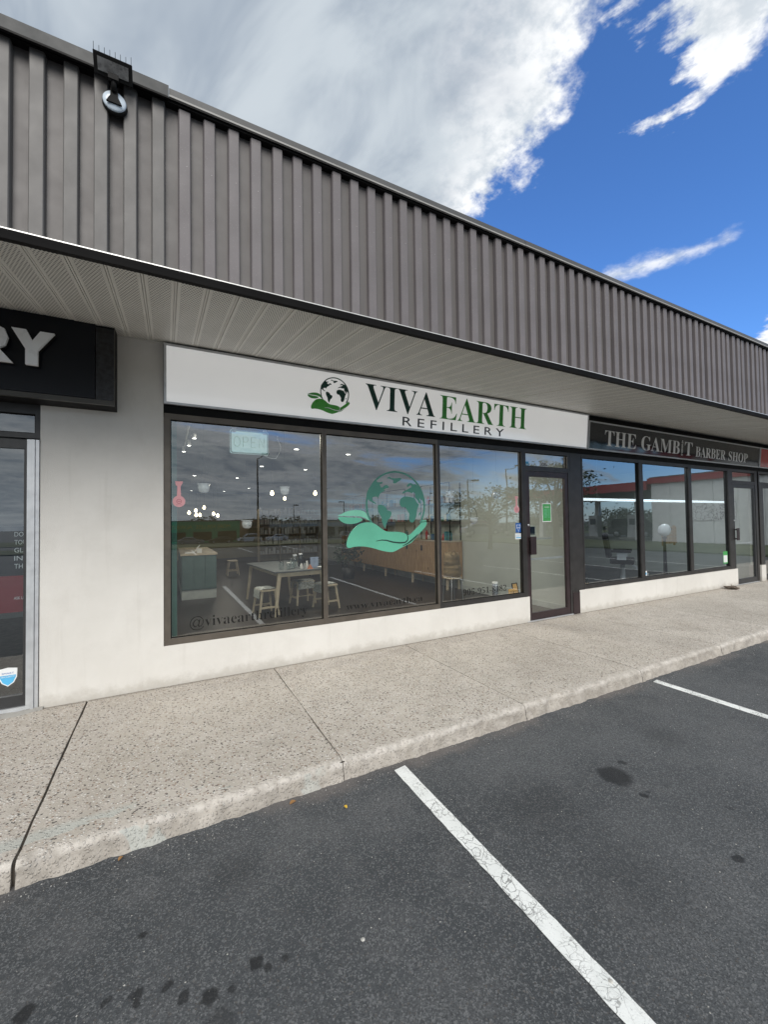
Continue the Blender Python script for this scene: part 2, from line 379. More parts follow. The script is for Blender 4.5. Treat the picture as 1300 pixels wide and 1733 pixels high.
def pine():
    m, t, b = new_mat('knotty_pine'); v = t.obj(); x, y, z = t.xyz(v)
    g = t.noise(t.comb(t.mul(x, 16.0), t.mul(y, 16.0), t.mul(z, 1.5)), 2.2, 5.0, .6, dist=.6)
    c = t.mix(t.ss(g, .3, .7), (.30, .175, .08), (.46, .30, .15))
    k = t.ss(t.vor(t.comb(t.mul(x, 5.0), t.mul(y, 5.0), t.mul(z, 2.6)), 1.0), .12, .05)
    c = t.mix(t.mul(k, .85), c, (.08, .04, .02))
    t._set(b.inputs['Base Color'], c); b.inputs['Roughness'].default_value = .55
    return m
M['pine'] = pine()
def weave():
    m, t, b = new_mat('seagrass_weave'); v = t.obj(); x, y, z = t.xyz(v)
    a = t.m('SINE', t.mul(z, 420.0)); bb = t.m('SINE', t.mul(t.m('ARCTAN2', y, x), 60.0))
    k = t.mul(a, bb)
    c = t.mix(t.ss(k, -.6, .6), (.20, .135, .065), (.44, .33, .18))
    c = t.mix(t.ss(t.noise(v, 12.0, 3.0), .4, .7), c, (.34, .24, .12))
    t._set(b.inputs['Base Color'], c); b.inputs['Roughness'].default_value = .8
    t._set(b.inputs['Normal'], t.bump(k, .8, .006))
    return m
M['weave'] = weave()
M['cloth'] = simple('pale_knit_throw', (.40, .42, .40), .9, var=.35, vscale=30, bump=.5)
M['lamp_disc'] = emit('downlight_lens', (1, .97, .9), 9.0)
M['bulb'] = emit('filament_bulb', (1, .82, .5), 7.0)
M['led'] = emit('white_led_tube', (.9, .97, 1.0), 1.1)
M['neon_off'] = simple('white_green_tube', (.62, .95, .80), .3)
M['blue'] = simple('blue_print', (.02, .12, .42), .35)
M['sky_print'] = simple('light_blue_print', (.10, .45, .75), .35)
M['paper'] = simple('white_paper', (.78, .80, .80), .6, var=.02)
M['poster_green'] = simple('green_poster_print', (.07, .36, .10), .4)
M['red'] = simple('red_print', (.25, .02, .03), .45)
M['screen'] = simple('dark_screen', (.01, .02, .05), .12)
M['amber'] = simple('amber_print', (.65, .38, .12), .5, var=.4, vscale=30)
M['tin'] = simple('patterned_tin', (.25, .27, .30), .35, var=.7, vscale=60)
M['concrete'] = simple('patch_concrete', (.30, .29, .27), .9, var=.15, vscale=10, bump=.6)
M['leaf_yellow'] = simple('yellow_leaf', (.62, .40, .04), .6)
M['leaf_brown'] = simple('brown_leaf', (.30, .16, .06), .7)
M['pebble'] = simple('pale_pebble', (.45, .44, .41), .8, var=.3, vscale=40)
M['foliage'] = simple('foliage', (.045, .075, .022), .6, var=.5, vscale=1.5)
M['foliage2'] = simple('dark_foliage', (.028, .050, .018), .6, var=.5, vscale=1.5)
M['bark'] = simple('bark', (.11, .085, .065), .9, var=.3, vscale=8, bump=.6)
M['pole'] = simple('lamp_post_paint', (.045, .045, .047), .5, .2)
M['panel_grey'] = simple('grey_metal_wall_panel', (.70, .71, .71), .5, var=.05)
M['canopy_red'] = simple('red_fascia_paint', (.30, .022, .03), .4, var=.08)
M['store_green'] = simple('green_storefront_paint', (.03, .33, .14), .5, var=.1)
M['brick'] = simple('red_brick_wall', (.22, .10, .075), .85, var=.2, vscale=6)
M['cream'] = simple('cream_wall', (.42, .38, .28), .8, var=.1)
M['roofing'] = simple('gravel_roof', (.12, .12, .12), .9, var=.2)
M['tyre'] = simple('tyre_rubber', (.015, .015, .015), .8)
M['rim'] = simple('alloy_rim', (.40, .41, .42), .3, .8)
M['car_white'] = simple('white_car_paint', (.72, .73, .74), .15, var=.02)
M['car_dark'] = simple('dark_car_paint', (.02, .022, .028), .12, var=.02)
M['car_silver'] = simple('silver_car_paint', (.35, .36, .37), .2, .5, var=.02)
M['car_glass'] = simple('car_window', (.01, .012, .014), .06)
M['subway_tile'] = simple('white_wall_tile', (.40, .41, .40), .2)
M['lens_red'] = simple('red_lens', (.4, .02, .02), .2)

# ---------------------------------------------------------------- geometry helpers
class MB:
    def __init__(s): s.v = []; s.f = []; s.sm = []
    def _a(s, vs, fs, smooth=False):
        o = len(s.v); s.v += [tuple(q) for q in vs]; s.f += [tuple(i+o for i in f) for f in fs]; s.sm += [smooth]*len(fs); return s
    def box(s, x0, x1, y0, y1, z0, z1):
        return s._a([(x0, y0, z0), (x1, y0, z0), (x1, y1, z0), (x0, y1, z0), (x0, y0, z1), (x1, y0, z1), (x1, y1, z1), (x0, y1, z1)],
                    [(0, 3, 2, 1), (4, 5, 6, 7), (0, 1, 5, 4), (1, 2, 6, 5), (2, 3, 7, 6), (3, 0, 4, 7)])
    def bar(s, a, b, w0, w1=None, h=None):      # square tapered bar from a to b
        a, b = Vector(a), Vector(b); d = (b-a).normalized()
        up = Vector((0, 0, 1)) if abs(d.z) < .9 else Vector((0, 1, 0))
        x = d.cross(up).normalized(); y = x.cross(d)
        w1 = w1 or w0; hh = h or w0; h1 = (h or w1)
        vs = []
        for q, ww, h_ in ((a, w0, hh), (b, w1, h1)):
            for i, j in ((-1, -1), (1, -1), (1, 1), (-1, 1)): vs.append(q+x*i*ww/2+y*j*h_/2)
        return s._a(vs, [(0, 1, 2, 3), (7, 6, 5, 4), (0, 4, 5, 1), (1, 5, 6, 2), (2, 6, 7, 3), (3, 7, 4, 0)])
    def tube(s, pts, r, n=8, r1=None, cap=True):
        pts = [Vector(q) for q in pts]; vs = []; fs = []; m = len(pts)
        for i, q in enumerate(pts):
            d = (pts[min(i+1, m-1)]-pts[max(i-1, 0)]).normalized()
            up = Vector((0, 0, 1)) if abs(d.z) < .95 else Vector((1, 0, 0))
            x = d.cross(up).normalized(); y = x.cross(d)
            rr = r+(r1-r)*i/(m-1) if r1 is not None else r
            for k in range(n):
                a = 2*math.pi*k/n; vs.append(q+x*math.cos(a)*rr+y*math.sin(a)*rr)
        for i in range(m-1):
            for k in range(n): fs.append((i*n+k, i*n+(k+1) % n, (i+1)*n+(k+1) % n, (i+1)*n+k))
        s._a(vs, fs, True)
        if cap:
            o = len(s.v)-len(vs); s.f += [tuple(o+k for k in range(n))[::-1], tuple(o+(m-1)*n+k for k in range(n))]; s.sm += [False, False]
        return s
    def lathe(s, prof, n=20, c=(0, 0, 0)):
        vs = []; fs = []
        for r, z in prof:
            for k in range(n):
                a = 2*math.pi*k/n; vs.append((c[0]+r*math.cos(a), c[1]+r*math.sin(a), c[2]+z))
        for i in range(len(prof)-1):
            for k in range(n): fs.append((i*n+k, i*n+(k+1) % n, (i+1)*n+(k+1) % n, (i+1)*n+k))
        return s._a(vs, fs, True)
    def prism(s, pts, y0, y1):                   # polygon in x-z extruded along y
        n = len(pts)
        vs = [(x, y0, z) for x, z in pts]+[(x, y1, z) for x, z in pts]
        fs = [tuple(range(n)), tuple(range(2*n-1, n-1, -1))]+[(i, n+i, n+(i+1) % n, (i+1) % n) for i in range(n)]
        return s._a(vs, fs)
    def prism_z(s, pts, z0, z1):                 # polygon in x-y extruded along z
        n = len(pts)
        vs = [(x, y, z0) for x, y in pts]+[(x, y, z1) for x, y in pts]
        fs = [tuple(range(n))[::-1], tuple(range(n, 2*n))]+[(i, (i+1) % n, n+(i+1) % n, n+i) for i in range(n)]
        return s._a(vs, fs)
    def prism_x(s, pts, x0, x1):                 # polygon in y-z extruded along x
        n = len(pts)
        vs = [(x0, y, z) for y, z in pts]+[(x1, y, z) for y, z in pts]
        fs = [tuple(range(n))[::-1], tuple(range(n, 2*n))]+[(i, (i+1) % n, n+(i+1) % n, n+i) for i in range(n)]
        return s._a(vs, fs)
    def frame(s, x0, x1, z0, z1, y0, y1, l, r, b, t):   # rectangular ring
        s.box(x0, x0+l, y0, y1, z0, z1); s.box(x1-r, x1, y0, y1, z0, z1)
        s.box(x0+l, x1-r, y0+.0008, y1, z0, z0+b); s.box(x0+l, x1-r, y0+.0008, y1, z1-t, z1); return s
    def mesh(s, name, mat):
        me = bpy.data.meshes.new(name); me.from_pydata(s.v, [], s.f); me.materials.append(M[mat] if isinstance(mat, str) else mat)
        me.polygons.foreach_set('use_smooth', s.sm)
        bm = bmesh.new(); bm.from_mesh(me); bmesh.ops.recalc_face_normals(bm, faces=bm.faces); bm.to_mesh(me); bm.free()
        me.update(); return me
    def build(s, name, mat, parent=None, loc=(0, 0, 0), bevel=0):
        me = s.mesh(name, mat)
        if bevel:
            bm = bmesh.new(); bm.from_mesh(me); bmesh.ops.bevel(bm, geom=bm.edges[:], offset=bevel, segments=2, affect='EDGES', profile=.6); bm.to_mesh(me); bm.free()
        return link(name, me, parent, loc)
def link(name, me, parent=None, loc=(0, 0, 0)):
    o = bpy.data.objects.new(name, me); COL.objects.link(o); o.location = loc
    if parent: o.parent = parent
    return o
def tag(o, label=None, cat=None, group=None, kind=None):
    for k, v in (('label', label), ('category', cat), ('group', group), ('kind', kind)):
        if v: o[k] = v
    return o
def thing(name, label, cat, loc=(0, 0, 0), rz=0, group=None, rx=0):
    o = bpy.data.objects.new(name, None); o.empty_display_size = .1; COL.objects.link(o)
    o.location = loc; o.rotation_euler = (rx, 0, rz); return tag(o, label, cat, group)
def copy_tree(o, parent=None):
    c = o.copy(); COL.objects.link(c)
    if parent: c.parent = parent
    for ch in list(o.children): copy_tree(ch, c)
    return c
def dup(o, loc, label=None, rz=None, scale=None):
    c = copy_tree(o); c.location = loc
    if label: c['label'] = label
    if rz is not None: c.rotation_euler = (0, 0, rz)
    if scale: c.scale = scale
    return c
def serif(s):
    o = ''
    for ch in s:
        if 'A' <= ch <= 'Z': o += chr(0x1D400+ord(ch)-65)
        elif 'a' <= ch <= 'z': o += chr(0x1D41A+ord(ch)-97)
        elif '0' <= ch <= '9': o += chr(0x1D7CE+ord(ch)-48)
        else: o += ch
    return o
def text(name, s, x0, x1, z0, z1, y, mat, parent=None, depth=.002, ser=False, mirror=False, off=0.0, italic=0.0):
    c = bpy.data.curves.new('text', 'FONT'); c.body = serif(s) if ser else s; c.size = 1; c.resolution_u = 4; c.offset = off
    c.extrude = .01
    t = bpy.data.objects.new('text', c); COL.objects.link(t)
    dg = bpy.context.evaluated_depsgraph_get(); dg.update()
    me = bpy.data.meshes.new_from_object(t.evaluated_get(dg)); bpy.data.objects.remove(t)
    xs = [v.co.x for v in me.vertices]; ys = [v.co.y for v in me.vertices]
    a, b, e, f = min(xs), max(xs), min(ys), max(ys)
    for v in me.vertices:
        ux = (v.co.x-a)/(b-a); uz = (v.co.y-e)/(f-e)
        if mirror: ux = 1-ux
        ux += italic*(uz-.5)
        v.co = (x0+ux*(x1-x0), y-(depth if v.co.z > 0 else 0), z0+uz*(z1-z0))
    me.materials.clear(); me.materials.append(M[mat]); me.name = name
    me.polygons.foreach_set('use_smooth', [False]*len(me.polygons))
    return link(name, me, parent)

# ================================================================ SETTING
def ground():
    xs = [-600, -300, -150, -80, -40, -20]+[i*1.0 for i in range(-12, 36)]+[50, 70, 100, 150, 300, 600]
    ys = [-600, -300, -150, -110, -100, -90, -80, -70, -60, -50, -42, -34, -30, -26, -22, -18, -15]+[-12+i*.5 for i in range(0, 22)]+[0, 5, 20, 60, 200, 600]
    def h(y):
        if y >= -30: return -.12
        t = min(1, (-30-y)/45); return -.12-2.2*t*t*(3-2*t)
    vs = [(x, y, h(y)) for y in ys for x in xs]; n = len(xs)
    fs = [(j*n+i, j*n+i+1, (j+1)*n+i+1, (j+1)*n+i) for j in range(len(ys)-1) for i in range(n-1)]
    m = MB(); m._a(vs, fs, True)
    tag(m.build('parking_lot', 'asphalt'), kind='structure')
ground()
def hgt(y):
    if y >= -30: return -.12
    t = min(1, (-30-y)/45); return -.12-2.2*t*t*(3-2*t)
def gz(y): return hgt(y)
# grass verges seen in the glass
def verge(name, x0, x1, y0, y1, e=.06):
    m = MB(); n = 12
    ys = [y0+(y1-y0)*i/n for i in range(n+1)]
    vs = []
    for y in ys: vs += [(x0, y, gz(y)), (x0, y, gz(y)+e), (x1, y, gz(y)+e), (x1, y, gz(y))]
    fs = []
    for i in range(n):
        for k in range(3): fs.append((i*4+k, i*4+k+1, (i+1)*4+k+1, (i+1)*4+k))
    m._a(vs, fs); return tag(m.build(name, 'grass'), kind='structure')
verge('grass_verge', 22.3, 30.2, -24.0, -2.0)
verge('grass_verge', -40, 70, -34.0, -27.0)
verge('grass_field', -150, 250, -130.0, -97.0, .1)

# sidewalk: one slab object between each pair of joints
side = thing('sidewalk', None, None); tag(side, kind='structure')
joints = [-9.02, -7.345, -5.67, -3.995, -2.32, -.645, 1.03, 2.70, 4.37, 6.05, 7.72, 9.4, 11.07, 12.75, 14.4, 16.1, 17.8, 19.5, 21.2, 22.3]
PROF = [(.10, 0), (-.3, 0), (-.6, 0), (-.9, 0), (-1.2, 0), (-1.5, 0), (-1.72, 0), (-1.86, 0), (-1.94, -.0), (-1.98, -.001), (-2.003, -.004), (-2.016, -.012), (-2.024, -.028), (-2.028, -.055), (-2.033, -.08), (-2.04, -.105), (-2.05, -.15)]
for i in range(len(joints)-1):
    a, b = joints[i]+.004, joints[i+1]-.004
    if i == 5: a += .003
    if i == 4: b -= .003
    near = 3 <= i <= 9
    n = 84 if near else 24
    vs = []; fs = []; P = len(PROF)
    for k in range(n+1):
        x = a+(b-a)*k/n
        for q, (y, z) in enumerate(PROF):
            if q >= 7:
                nn = noise.fractal(Vector((x*9, y*5, z*9+3)), 1.0, 2.0, 4)+.5*noise.noise(Vector((x*45, y*30, z*30)))
                c1 = max(0, noise.noise(Vector((x*3.1, 5.2, 0)))-.18)
                y2 = y+nn*.016*(.5 if q < 9 else 1)+c1*.05*(1 if 9 <= q <= 13 else .2); z2 = z+(nn*.006 if q < 10 else 0)-c1*.03*(1 if 8 <= q <= 12 else 0)
                z2 = min(z2, .0015) if q < P-1 else z2
            else: y2, z2 = y, z+noise.noise(Vector((x*1.5, y*1.5, 0)))*.0015
            xx = x
            if q > 0 and (k == 0 or k == n): xx += noise.noise(Vector((y*14, i*3.1, k)))*(.006 if i in (4, 5) else .002)
            if k in (0, n) and q < P: z2 -= .002
            vs.append((xx, y2, z2))
    for k in range(n):
        for q in range(P-1): fs.append((k*P+q, k*P+q+1, (k+1)*P+q+1, (k+1)*P+q))
    # end faces down into the joint
    m = MB(); m._a(vs, fs, True)
    for k in (0, n):
        o = len(m.v); ed = [vs[k*P+q] for q in range(P)]
        m.v += ed+[(x, y, -.16) for x, y, z in ed]
        m.f += [(o+q, o+q+1, o+P+q+1, o+P+q) for q in range(P-1)]; m.sm += [False]*(P-1)
    m.build('paving_slab', 'slab', side)
jm = MB()
for q in joints[1:-1]: jm.box(q-.02, q+.02, -2.012, .1, -.16, -.012)
jm.build('joint_filler', 'joint', side)

# parking lines
def pline(x, y0=-2.10, y1=-7.4, wd=.046, n=160):
    m = MB(); vs = []
    for k in range(n+1):
        y = y0+(y1-y0)*k/n
        xc = x-.03*(y-y0)/(y1-y0)
        for sgn in (-1, 1):
            e = noise.fractal(Vector((y*16, sgn*7+x, 0)), 1.0, 2.0, 3)*.0035
            vs.append((xc+sgn*(wd+e), y+(noise.noise(Vector((sgn*3, x, 1)))*.02 if k == 0 else 0), -.116))
    m._a(vs, [(2*k, 2*k+1, 2*k+3, 2*k+2) for k in range(n)]); return tag(m.build('parking_line', 'line'), kind='structure')
for k in range(-3, 6): pline(1.415+3.085*k, n=160 if k in (0, 1) else 40)
for k in range(0, 6):
    m = MB(); x = 1.4+3.085*k
    m.box(x-.05, x+.05, -26, -20.5, -.118, -.116); tag(m.build('parking_line', 'line'), kind='structure')

# loose grit on the asphalt
g = MB()
rg = random.Random(3)
for i in range(1900):
    if i < 900: x = rg.uniform(-1.2, 7); y = -2.06-abs(rg.gauss(0, .07))
    else: x = rg.uniform(-1.6, 6.5); y = rg.uniform(-4.4, -2.1)
    r = rg.choice([.0012, .0016, .002, .0026, .0035])*(1.3 if rg.random() < .05 else 1)
    a = rg.uniform(0, 3); h = r*rg.uniform(.5, .9)
    vs = [(x+math.cos(a+q*1.5708)*r*rg.uniform(.7, 1.3), y+math.sin(a+q*1.5708)*r*rg.uniform(.7, 1.3), -.1195) for q in range(4)]+[(x, y, -.1195+h)]
    g._a(vs, [(0, 1, 4), (1, 2, 4), (2, 3, 4), (3, 0, 4)])
tag(g.build('gravel_grit', 'pebble'), 'pale loose grit scattered over the asphalt and along the kerb', 'grit', kind='stuff')
def leaf(x, y, rz, L, mat, lab, z=-.113):
    t = MB(); vs = []; n = 7
    for k in range(n):
        u = k/(n-1); wd = math.sin(math.pi*u**.8)*.32*L
        vs += [(u*L, -wd, .006*math.sin(3*u)+wd*.3), (u*L, 0, .004*math.sin(3*u)), (u*L, wd, .006*math.sin(3*u)+wd*.3)]
    fs = []
    for k in range(n-1): fs += [(3*k, 3*k+1, 3*k+4, 3*k+3), (3*k+1, 3*k+2, 3*k+5, 3*k+4)]
    t._a(vs, fs, True); o = t.build('fallen_leaf', mat); o.location = (x, y, z); o.rotation_euler = (0, 0, rz); tag(o, lab, 'leaf'); return o
leaf(.94, -2.30, 1.9, .03, 'leaf_yellow', 'small bright yellow leaf lying on the asphalt near the kerb')
leaf(.65, -2.10, .2, .045, 'leaf_brown', 'curled olive brown leaf on the asphalt against the kerb')
leaf(-.223, -2.09, .8, .03, 'leaf_brown', 'orange brown leaf scrap in the kerb debris at lower left')
def stone(x, y, r, lab, flat=.6, mat='pebble'):
    bm = bmesh.new(); bmesh.ops.create_icosphere(bm, subdivisions=2, radius=r)
    for v in bm.verts:
        v.co *= 1+.25*noise.noise(v.co*40/r*.02+Vector((x, y, 0))); v.co.z *= flat
    me = bpy.data.meshes.new('pebble'); bm.to_mesh(me); bm.free(); me.materials.append(M[mat])
    o = link('pebble', me, None, (x, y, -.12+r*flat*.6)); tag(o, lab, 'pebble')
stone(1.437, -3.612, .009, 'pale pebble touching the right edge of the white line at the bottom')
stone(.702, -3.035, .009, 'white flat pebble on the asphalt below the yellow leaf', .35)

# ================================================================ BUILDING
bld = thing('strip_mall_building', 'long single storey strip mall with ribbed brown metal fascia and shop fronts', 'building')
XL, XR = -8.0, 22.0
# stucco: pier, sills, far pier
def stucco_block(x0, x1, z0, z1, y0=0.0, y1=.22, nx=24, nz=14):
    # front face gridded with slight unevenness, plus sides
    m = MB(); vs = []
    for j in range(nz+1):
        for i in range(nx+1):
            x = x0+(x1-x0)*i/nx; z = z0+(z1-z0)*j/nz
            e = 0 if i in (0, nx) or j in (0, nz) else noise.noise(Vector((x*2.2, z*2.2, 1)))*.004
            if j == nz: z += noise.fractal(Vector((x*6, 1, 0)), 1, 2, 3)*.002
            if j == 0: z -= .02
            vs.append((x, y0+e, z))
    m._a(vs, [(j*(nx+1)+i, j*(nx+1)+i+1, (j+1)*(nx+1)+i+1, (j+1)*(nx+1)+i) for j in range(nz) for i in range(nx)], True)
    for (a, b, c, d) in (((x0, y0, z0), (x0, y1, z0), (x0, y1, z1), (x0, y0, z1)), ((x1, y0, z0), (x1, y1, z0), (x1, y1, z1), (x1, y0, z1)), ((x0, y0, z1), (x1, y0, z1), (x1, y1, z1), (x0, y1, z1)), ((x0, y1, z0), (x1, y1, z0), (x1, y1, z1), (x0, y1, z1))):
        m._a([a, b, c, d], [(0, 1, 2, 3)])
    return m
stucco_block(-.992, -.034, 0, 3.46, nx=12, nz=36).build('stucco_pier', 'stucco', bld)
stucco_block(-.034, 4.975, 0, .392, y0=-.004, nx=60).build('stucco_sill_wall', 'stucco', bld)
stucco_block(6.15, 11.715, 0, .385, y0=-.004, nx=60).build('stucco_sill_wall', 'stucco', bld)
stucco_block(12.86, 13.10, 0, .39, y0=-.03, nx=6).build('stucco_sill_wall', 'stucco', bld)
stucco_block(14.2, XR, 0, .39, nx=10).build('stucco_sill_wall', 'stucco', bld)
stucco_block(XL, -2.35, 0, .39, nx=10).build('stucco_sill_wall', 'stucco', bld)
MB().box(-.034, 12.95, .03, .20, 2.70, 3.46).build('header_wall', 'black', bld)
MB().box(12.95, XR, .03, .20, 2.70, 3.46).build('header_wall', 'black', bld)
MB().box(XL, -.992, .03, .20, 2.70, 3.46).build('header_wall', 'black', bld)
# shell
for (nm, a, mt) in (('roof', (XL, XR, -1.70, 18, 4.15, 4.25), 'roofing'), ('rear_wall', (XL, XR, 17.8, 18, -.1, 4.15), 'cream'), ('side_wall', (XL-.2, XL, .0, 18, -.1, 4.15), 'stucco'), ('side_wall', (XR, XR+.2, .0, 18, -.1, 4.15), 'stucco'),
                    ('shop_floor', (XL, -.75, .2, 17.8, -.1, .0), 'charcoal'), ('shop_floor', (-.60, 6.05, .2, 17.8, -.1, .0), 'floor'), ('shop_floor', (6.25, 12.9, .2, 17.8, -.1, .0), 'charcoal'), ('shop_floor', (13.1, XR, .2, 17.8, -.1, .0), 'charcoal'),
                    ('shop_ceiling', (-.60, 6.05, .2, 17.8, 3.02, 3.06), 'ceil'), ('shop_ceiling', (6.25, 12.9, .2, 17.8, 3.02, 3.06), 'ceil'), ('shop_ceiling', (XL, -.75, .2, 17.8, 3.02, 3.06), 'ceil'), ('shop_ceiling', (13.1, XR, .2, 17.8, 3.02, 3.06), 'ceil'),
                    ('party_wall', (-.75, -.60, .2, 17.8, -.1, 4.15), 'wall_grey'), ('party_wall', (6.05, 6.25, .2, 17.8, -.1, 4.15), 'wall_grey'), ('party_wall', (12.9, 13.1, .2, 17.8, -.1, 4.15), 'wall_grey')):
    MB().box(*a).build(nm, mt, bld)
MB().box(-.60, 6.05, 15.8, 16.0, 0, 3.02).build('interior_rear_wall', 'wall_olive', bld)
MB().box(6.25, 12.9, 7.8, 8.0, 0, 3.02).build('interior_rear_wall', 'charcoal', bld)
MB().box(XL, -.75, 4.8, 5.0, 0, 3.02).build('interior_rear_wall', 'subway_tile', bld)
MB().box(13.1, XR, 4.8, 5.0, 0, 3.02).build('interior_rear_wall', 'charcoal', bld)
MB().box(6.035, 6.049, .2, 15.8, 0.0, .10).build('baseboard', 'baseboard', bld)
# red-brown display ledge inside the windows
MB().box(-.02, 4.88, .075, .20, .385, .415).build('window_ledge', simple('brown_ledge', (.16, .07, .045), .5), bld)
MB().box(-.02, 4.88, .20, .21, 0, .39).build('window_ledge_face', 'wall_grey', bld)
MB().box(6.3, 11.6, .075, .20, .38, .41).build('window_ledge', 'charcoal', bld)

# --- shop windows: frame > pane
def window(x0, x1, z0, z1, l, r, b, t, mat='bronze', gl='glass', name='window'):
    m = MB(); m.frame(x0, x1, z0, z1, .006, .085, l, r, b, t)
    f = m.build(name, mat, bld)
    g = MB(); g.frame(x0+l-.001, x1-r+.001, z0+b-.001, z1-t+.001, .030, .040, .009, .009, .009, .009); g.build('glazing_bead', 'black', f)
    p = MB(); p._a([(x0+l, .045, z0+b), (x1-r, .045, z0+b), (x1-r, .045, z1-t), (x0+l, .045, z1-t)], [(0, 1, 2, 3)]); p.build('pane', gl, f)
    return f
ZT, ZB = 2.70, .392
window(-.030, 1.6475, ZB, ZT, .058, .026, .062, .058)
window(1.6485, 3.2865, ZB, ZT, .026, .026, .062, .058)
window(3.2875, 4.905, ZB, ZT, .034, .034, .062, .058, 'bronze_dark')
window(6.285, 7.985, ZB, ZT, .030, .030, .062, .062, 'bronze_dark', 'glass_dark')
window(7.986, 9.745, ZB, ZT, .090, .030, .062, .062, 'bronze_dark', 'glass_dark')
window(9.746, 11.42, ZB, ZT, .080, .030, .062, .062, 'bronze_dark', 'glass_dark')
MB().box(11.421, 11.56, .004, .09, ZB, ZT).build('mullion', 'bronze_dark', bld)
# --- entrance of the green shop
def entrance(x0, x1, side_x, zt, frame_mat, leaf_mat, handle_mat, hz, gl='glass', lx=0.0):
    # jambs and transom window
    window(x0, x1, 2.40, ZT, .055, .055, .030, .058, frame_mat, gl, 'transom_window')
    j = MB(); j.box(x0, x0+.05, .004, .10, 0.0, 2.399); j.box(x1-.05, x1, .004, .10, .0, 2.399); j.box(x0+.05, x1-.05, .006, .10, 2.355, 2.399)
    d = j.build('door_frame', frame_mat, bld)
    if side_x:
        sp = MB(); sp.box(x1+.001, side_x, .010, .06, .40, ZT); sp.box(x1+.001, x1+.03, .004, .01, .40, ZT); sp.build('side_panel', 'bronze_dark', bld)
        MB().box(x1+.001, side_x, .0, .10, .36, .40).build('side_panel_sill', 'bronze_dark', bld)
    lf = MB(); lf.frame(x0+.055, x1-.055, .018, 2.35, .012, .058, .072, .072, .105, .085)
    L = lf.build('door', leaf_mat, bld)
    p = MB(); a, b = x0+.127, x1-.127
    p._a([(a, .035, .123), (b, .035, .123), (b, .035, 2.265), (a, .035, 2.265)], [(0, 1, 2, 3)]); p.build('door_glass', gl, L)
    h = MB(); h.box(x0+.075, x0+.195, -.045, -.033, hz, hz+.28); h.box(x0+.08, x0+.10, -.033, .012, hz+.02, hz+.05); h.box(x0+.08, x0+.10, -.033, .012, hz+.23, hz+.26)
    h.build('pull_plate', handle_mat, L)
    c = MB(); c.lathe([(.0, .006), (.016, .006), (.018, 0), (.018, -.004)], 16)
    co = c.build('lock_cylinder', 'silver', L); co.location = (x0+.09, .008, 1.50); co.rotation_euler = (R(90), 0, 0)
    t = MB(); t.box(x0+.01, x1-.01, -.012, .10, .0, .014); t.build('threshold', 'silver', bld)
    pb = MB(); pb.box(a, b, .075, .10, .94, .97); pb.build('push_bar', 'silver', L)
    kp = MB(); kp.box(x0+.05, x1-.05, .010, .012, .0145, .0175); kp.build('door_sweep', 'black', L)
    return L
main_door = entrance(4.906, 5.985, 6.284, ZT, 'bronze_dark', 'maroon', 'maroon', 1.04)
mj = MB(); mj.box(4.8995, 4.9055, -.002, .004, .0, .41); mj.box(5.986, 6.15, -.006, .05, .0, .36); mj.build('jamb_post', 'maroon', bld)
entrance(11.561, 12.80, None, ZT, 'bronze_dark', 'charcoal', 'maroon', 1.04, 'glass')
MB().box(12.801, 12.859, .004, .10, 0, ZT).build('mullion', 'bronze_dark', bld)
# shop further right
window(12.95, 14.2, 2.40, ZT, .06, .06, .03, .058, 'bronze_dark', 'glass_dark', 'transom_window')
rd = MB(); rd.frame(13.10, 14.19, .018, 2.395, .012, .058, .09, .09, .12, .10); rdo = rd.build('door', 'charcoal', bld)
MB()._a([(13.19, .035, .13), (14.1, .035, .13), (14.1, .035, 2.29), (13.19, .035, 2.29)], [(0, 1, 2, 3)]).build('door_glass', 'glass_dark', rdo)
MB().box(12.951, 13.099, .004, .08, .391, 2.399).build('side_panel', 'bronze_dark', bld)
for k in range(4): window(14.21+k*1.9, 14.21+k*1.9+1.89, ZB, ZT, .04, .04, .06, .06, 'bronze_dark', 'glass_dark')
# --- left shop entrance
window(-2.35, -.994, 2.36, ZT, .05, .036, .045, .125, 'charcoal', 'glass_dark', 'transom_window')
sj = MB(); sj.box(-1.078, -1.048, -.018, .06, .012, 2.345); sj.box(-1.046, -1.024, -.026, .06, .012, 2.345); sj.box(-1.022, -.996, -.014, .06, .012, 2.345); sj.build('aluminium_jamb', 'silver', bld)
ld = MB(); ld.frame(-2.2, -1.0785, .05, 2.345, .004, .05, .08, .024, .095, .08); ldo = ld.build('door', 'charcoal', bld)
MB()._a([(-2.12, .03, .14), (-1.10, .03, .14), (-1.10, .03, 2.27), (-2.12, .03, 2.27)], [(0, 1, 2, 3)]).build('door_glass', 'glass_dark', ldo)
MB().box(-2.2, -1.0785, -.015, .06, .015, .048).build('aluminium_sill', 'silver', bld)
window(-5.0, -2.36, ZB, ZT, .05, .05, .06, .06, 'charcoal', 'glass_dark'); window(-8.0, -5.01, ZB, ZT, .05, .05, .06, .06, 'charcoal', 'glass_dark')
# lump of mortar at the left door sill
ml = MB(); vs = []; n = 22
for k in range(n+1):
    x = -2.2+1.24*k/n
    for q, (y, z) in enumerate([(.01, .020), (-.03, .020), (-.06, .012), (-.10, -.004)]):
        e = noise.fractal(Vector((x*11, y*10, 0)), 1, 2, 3)*.014
        tap = 1 if x < -1.1 else max(.2, 1-(x+1.1)*5)
        vs.append((x, y*(tap if q else 1)+e*(q > 1), z+(e*.5 if q < 3 else 0)))
ml._a(vs, [(k*4+q, k*4+q+1, k*4+q+5, k*4+q+4) for k in range(n) for q in range(3)], True); ml.build('mortar_sill', 'concrete', bld)

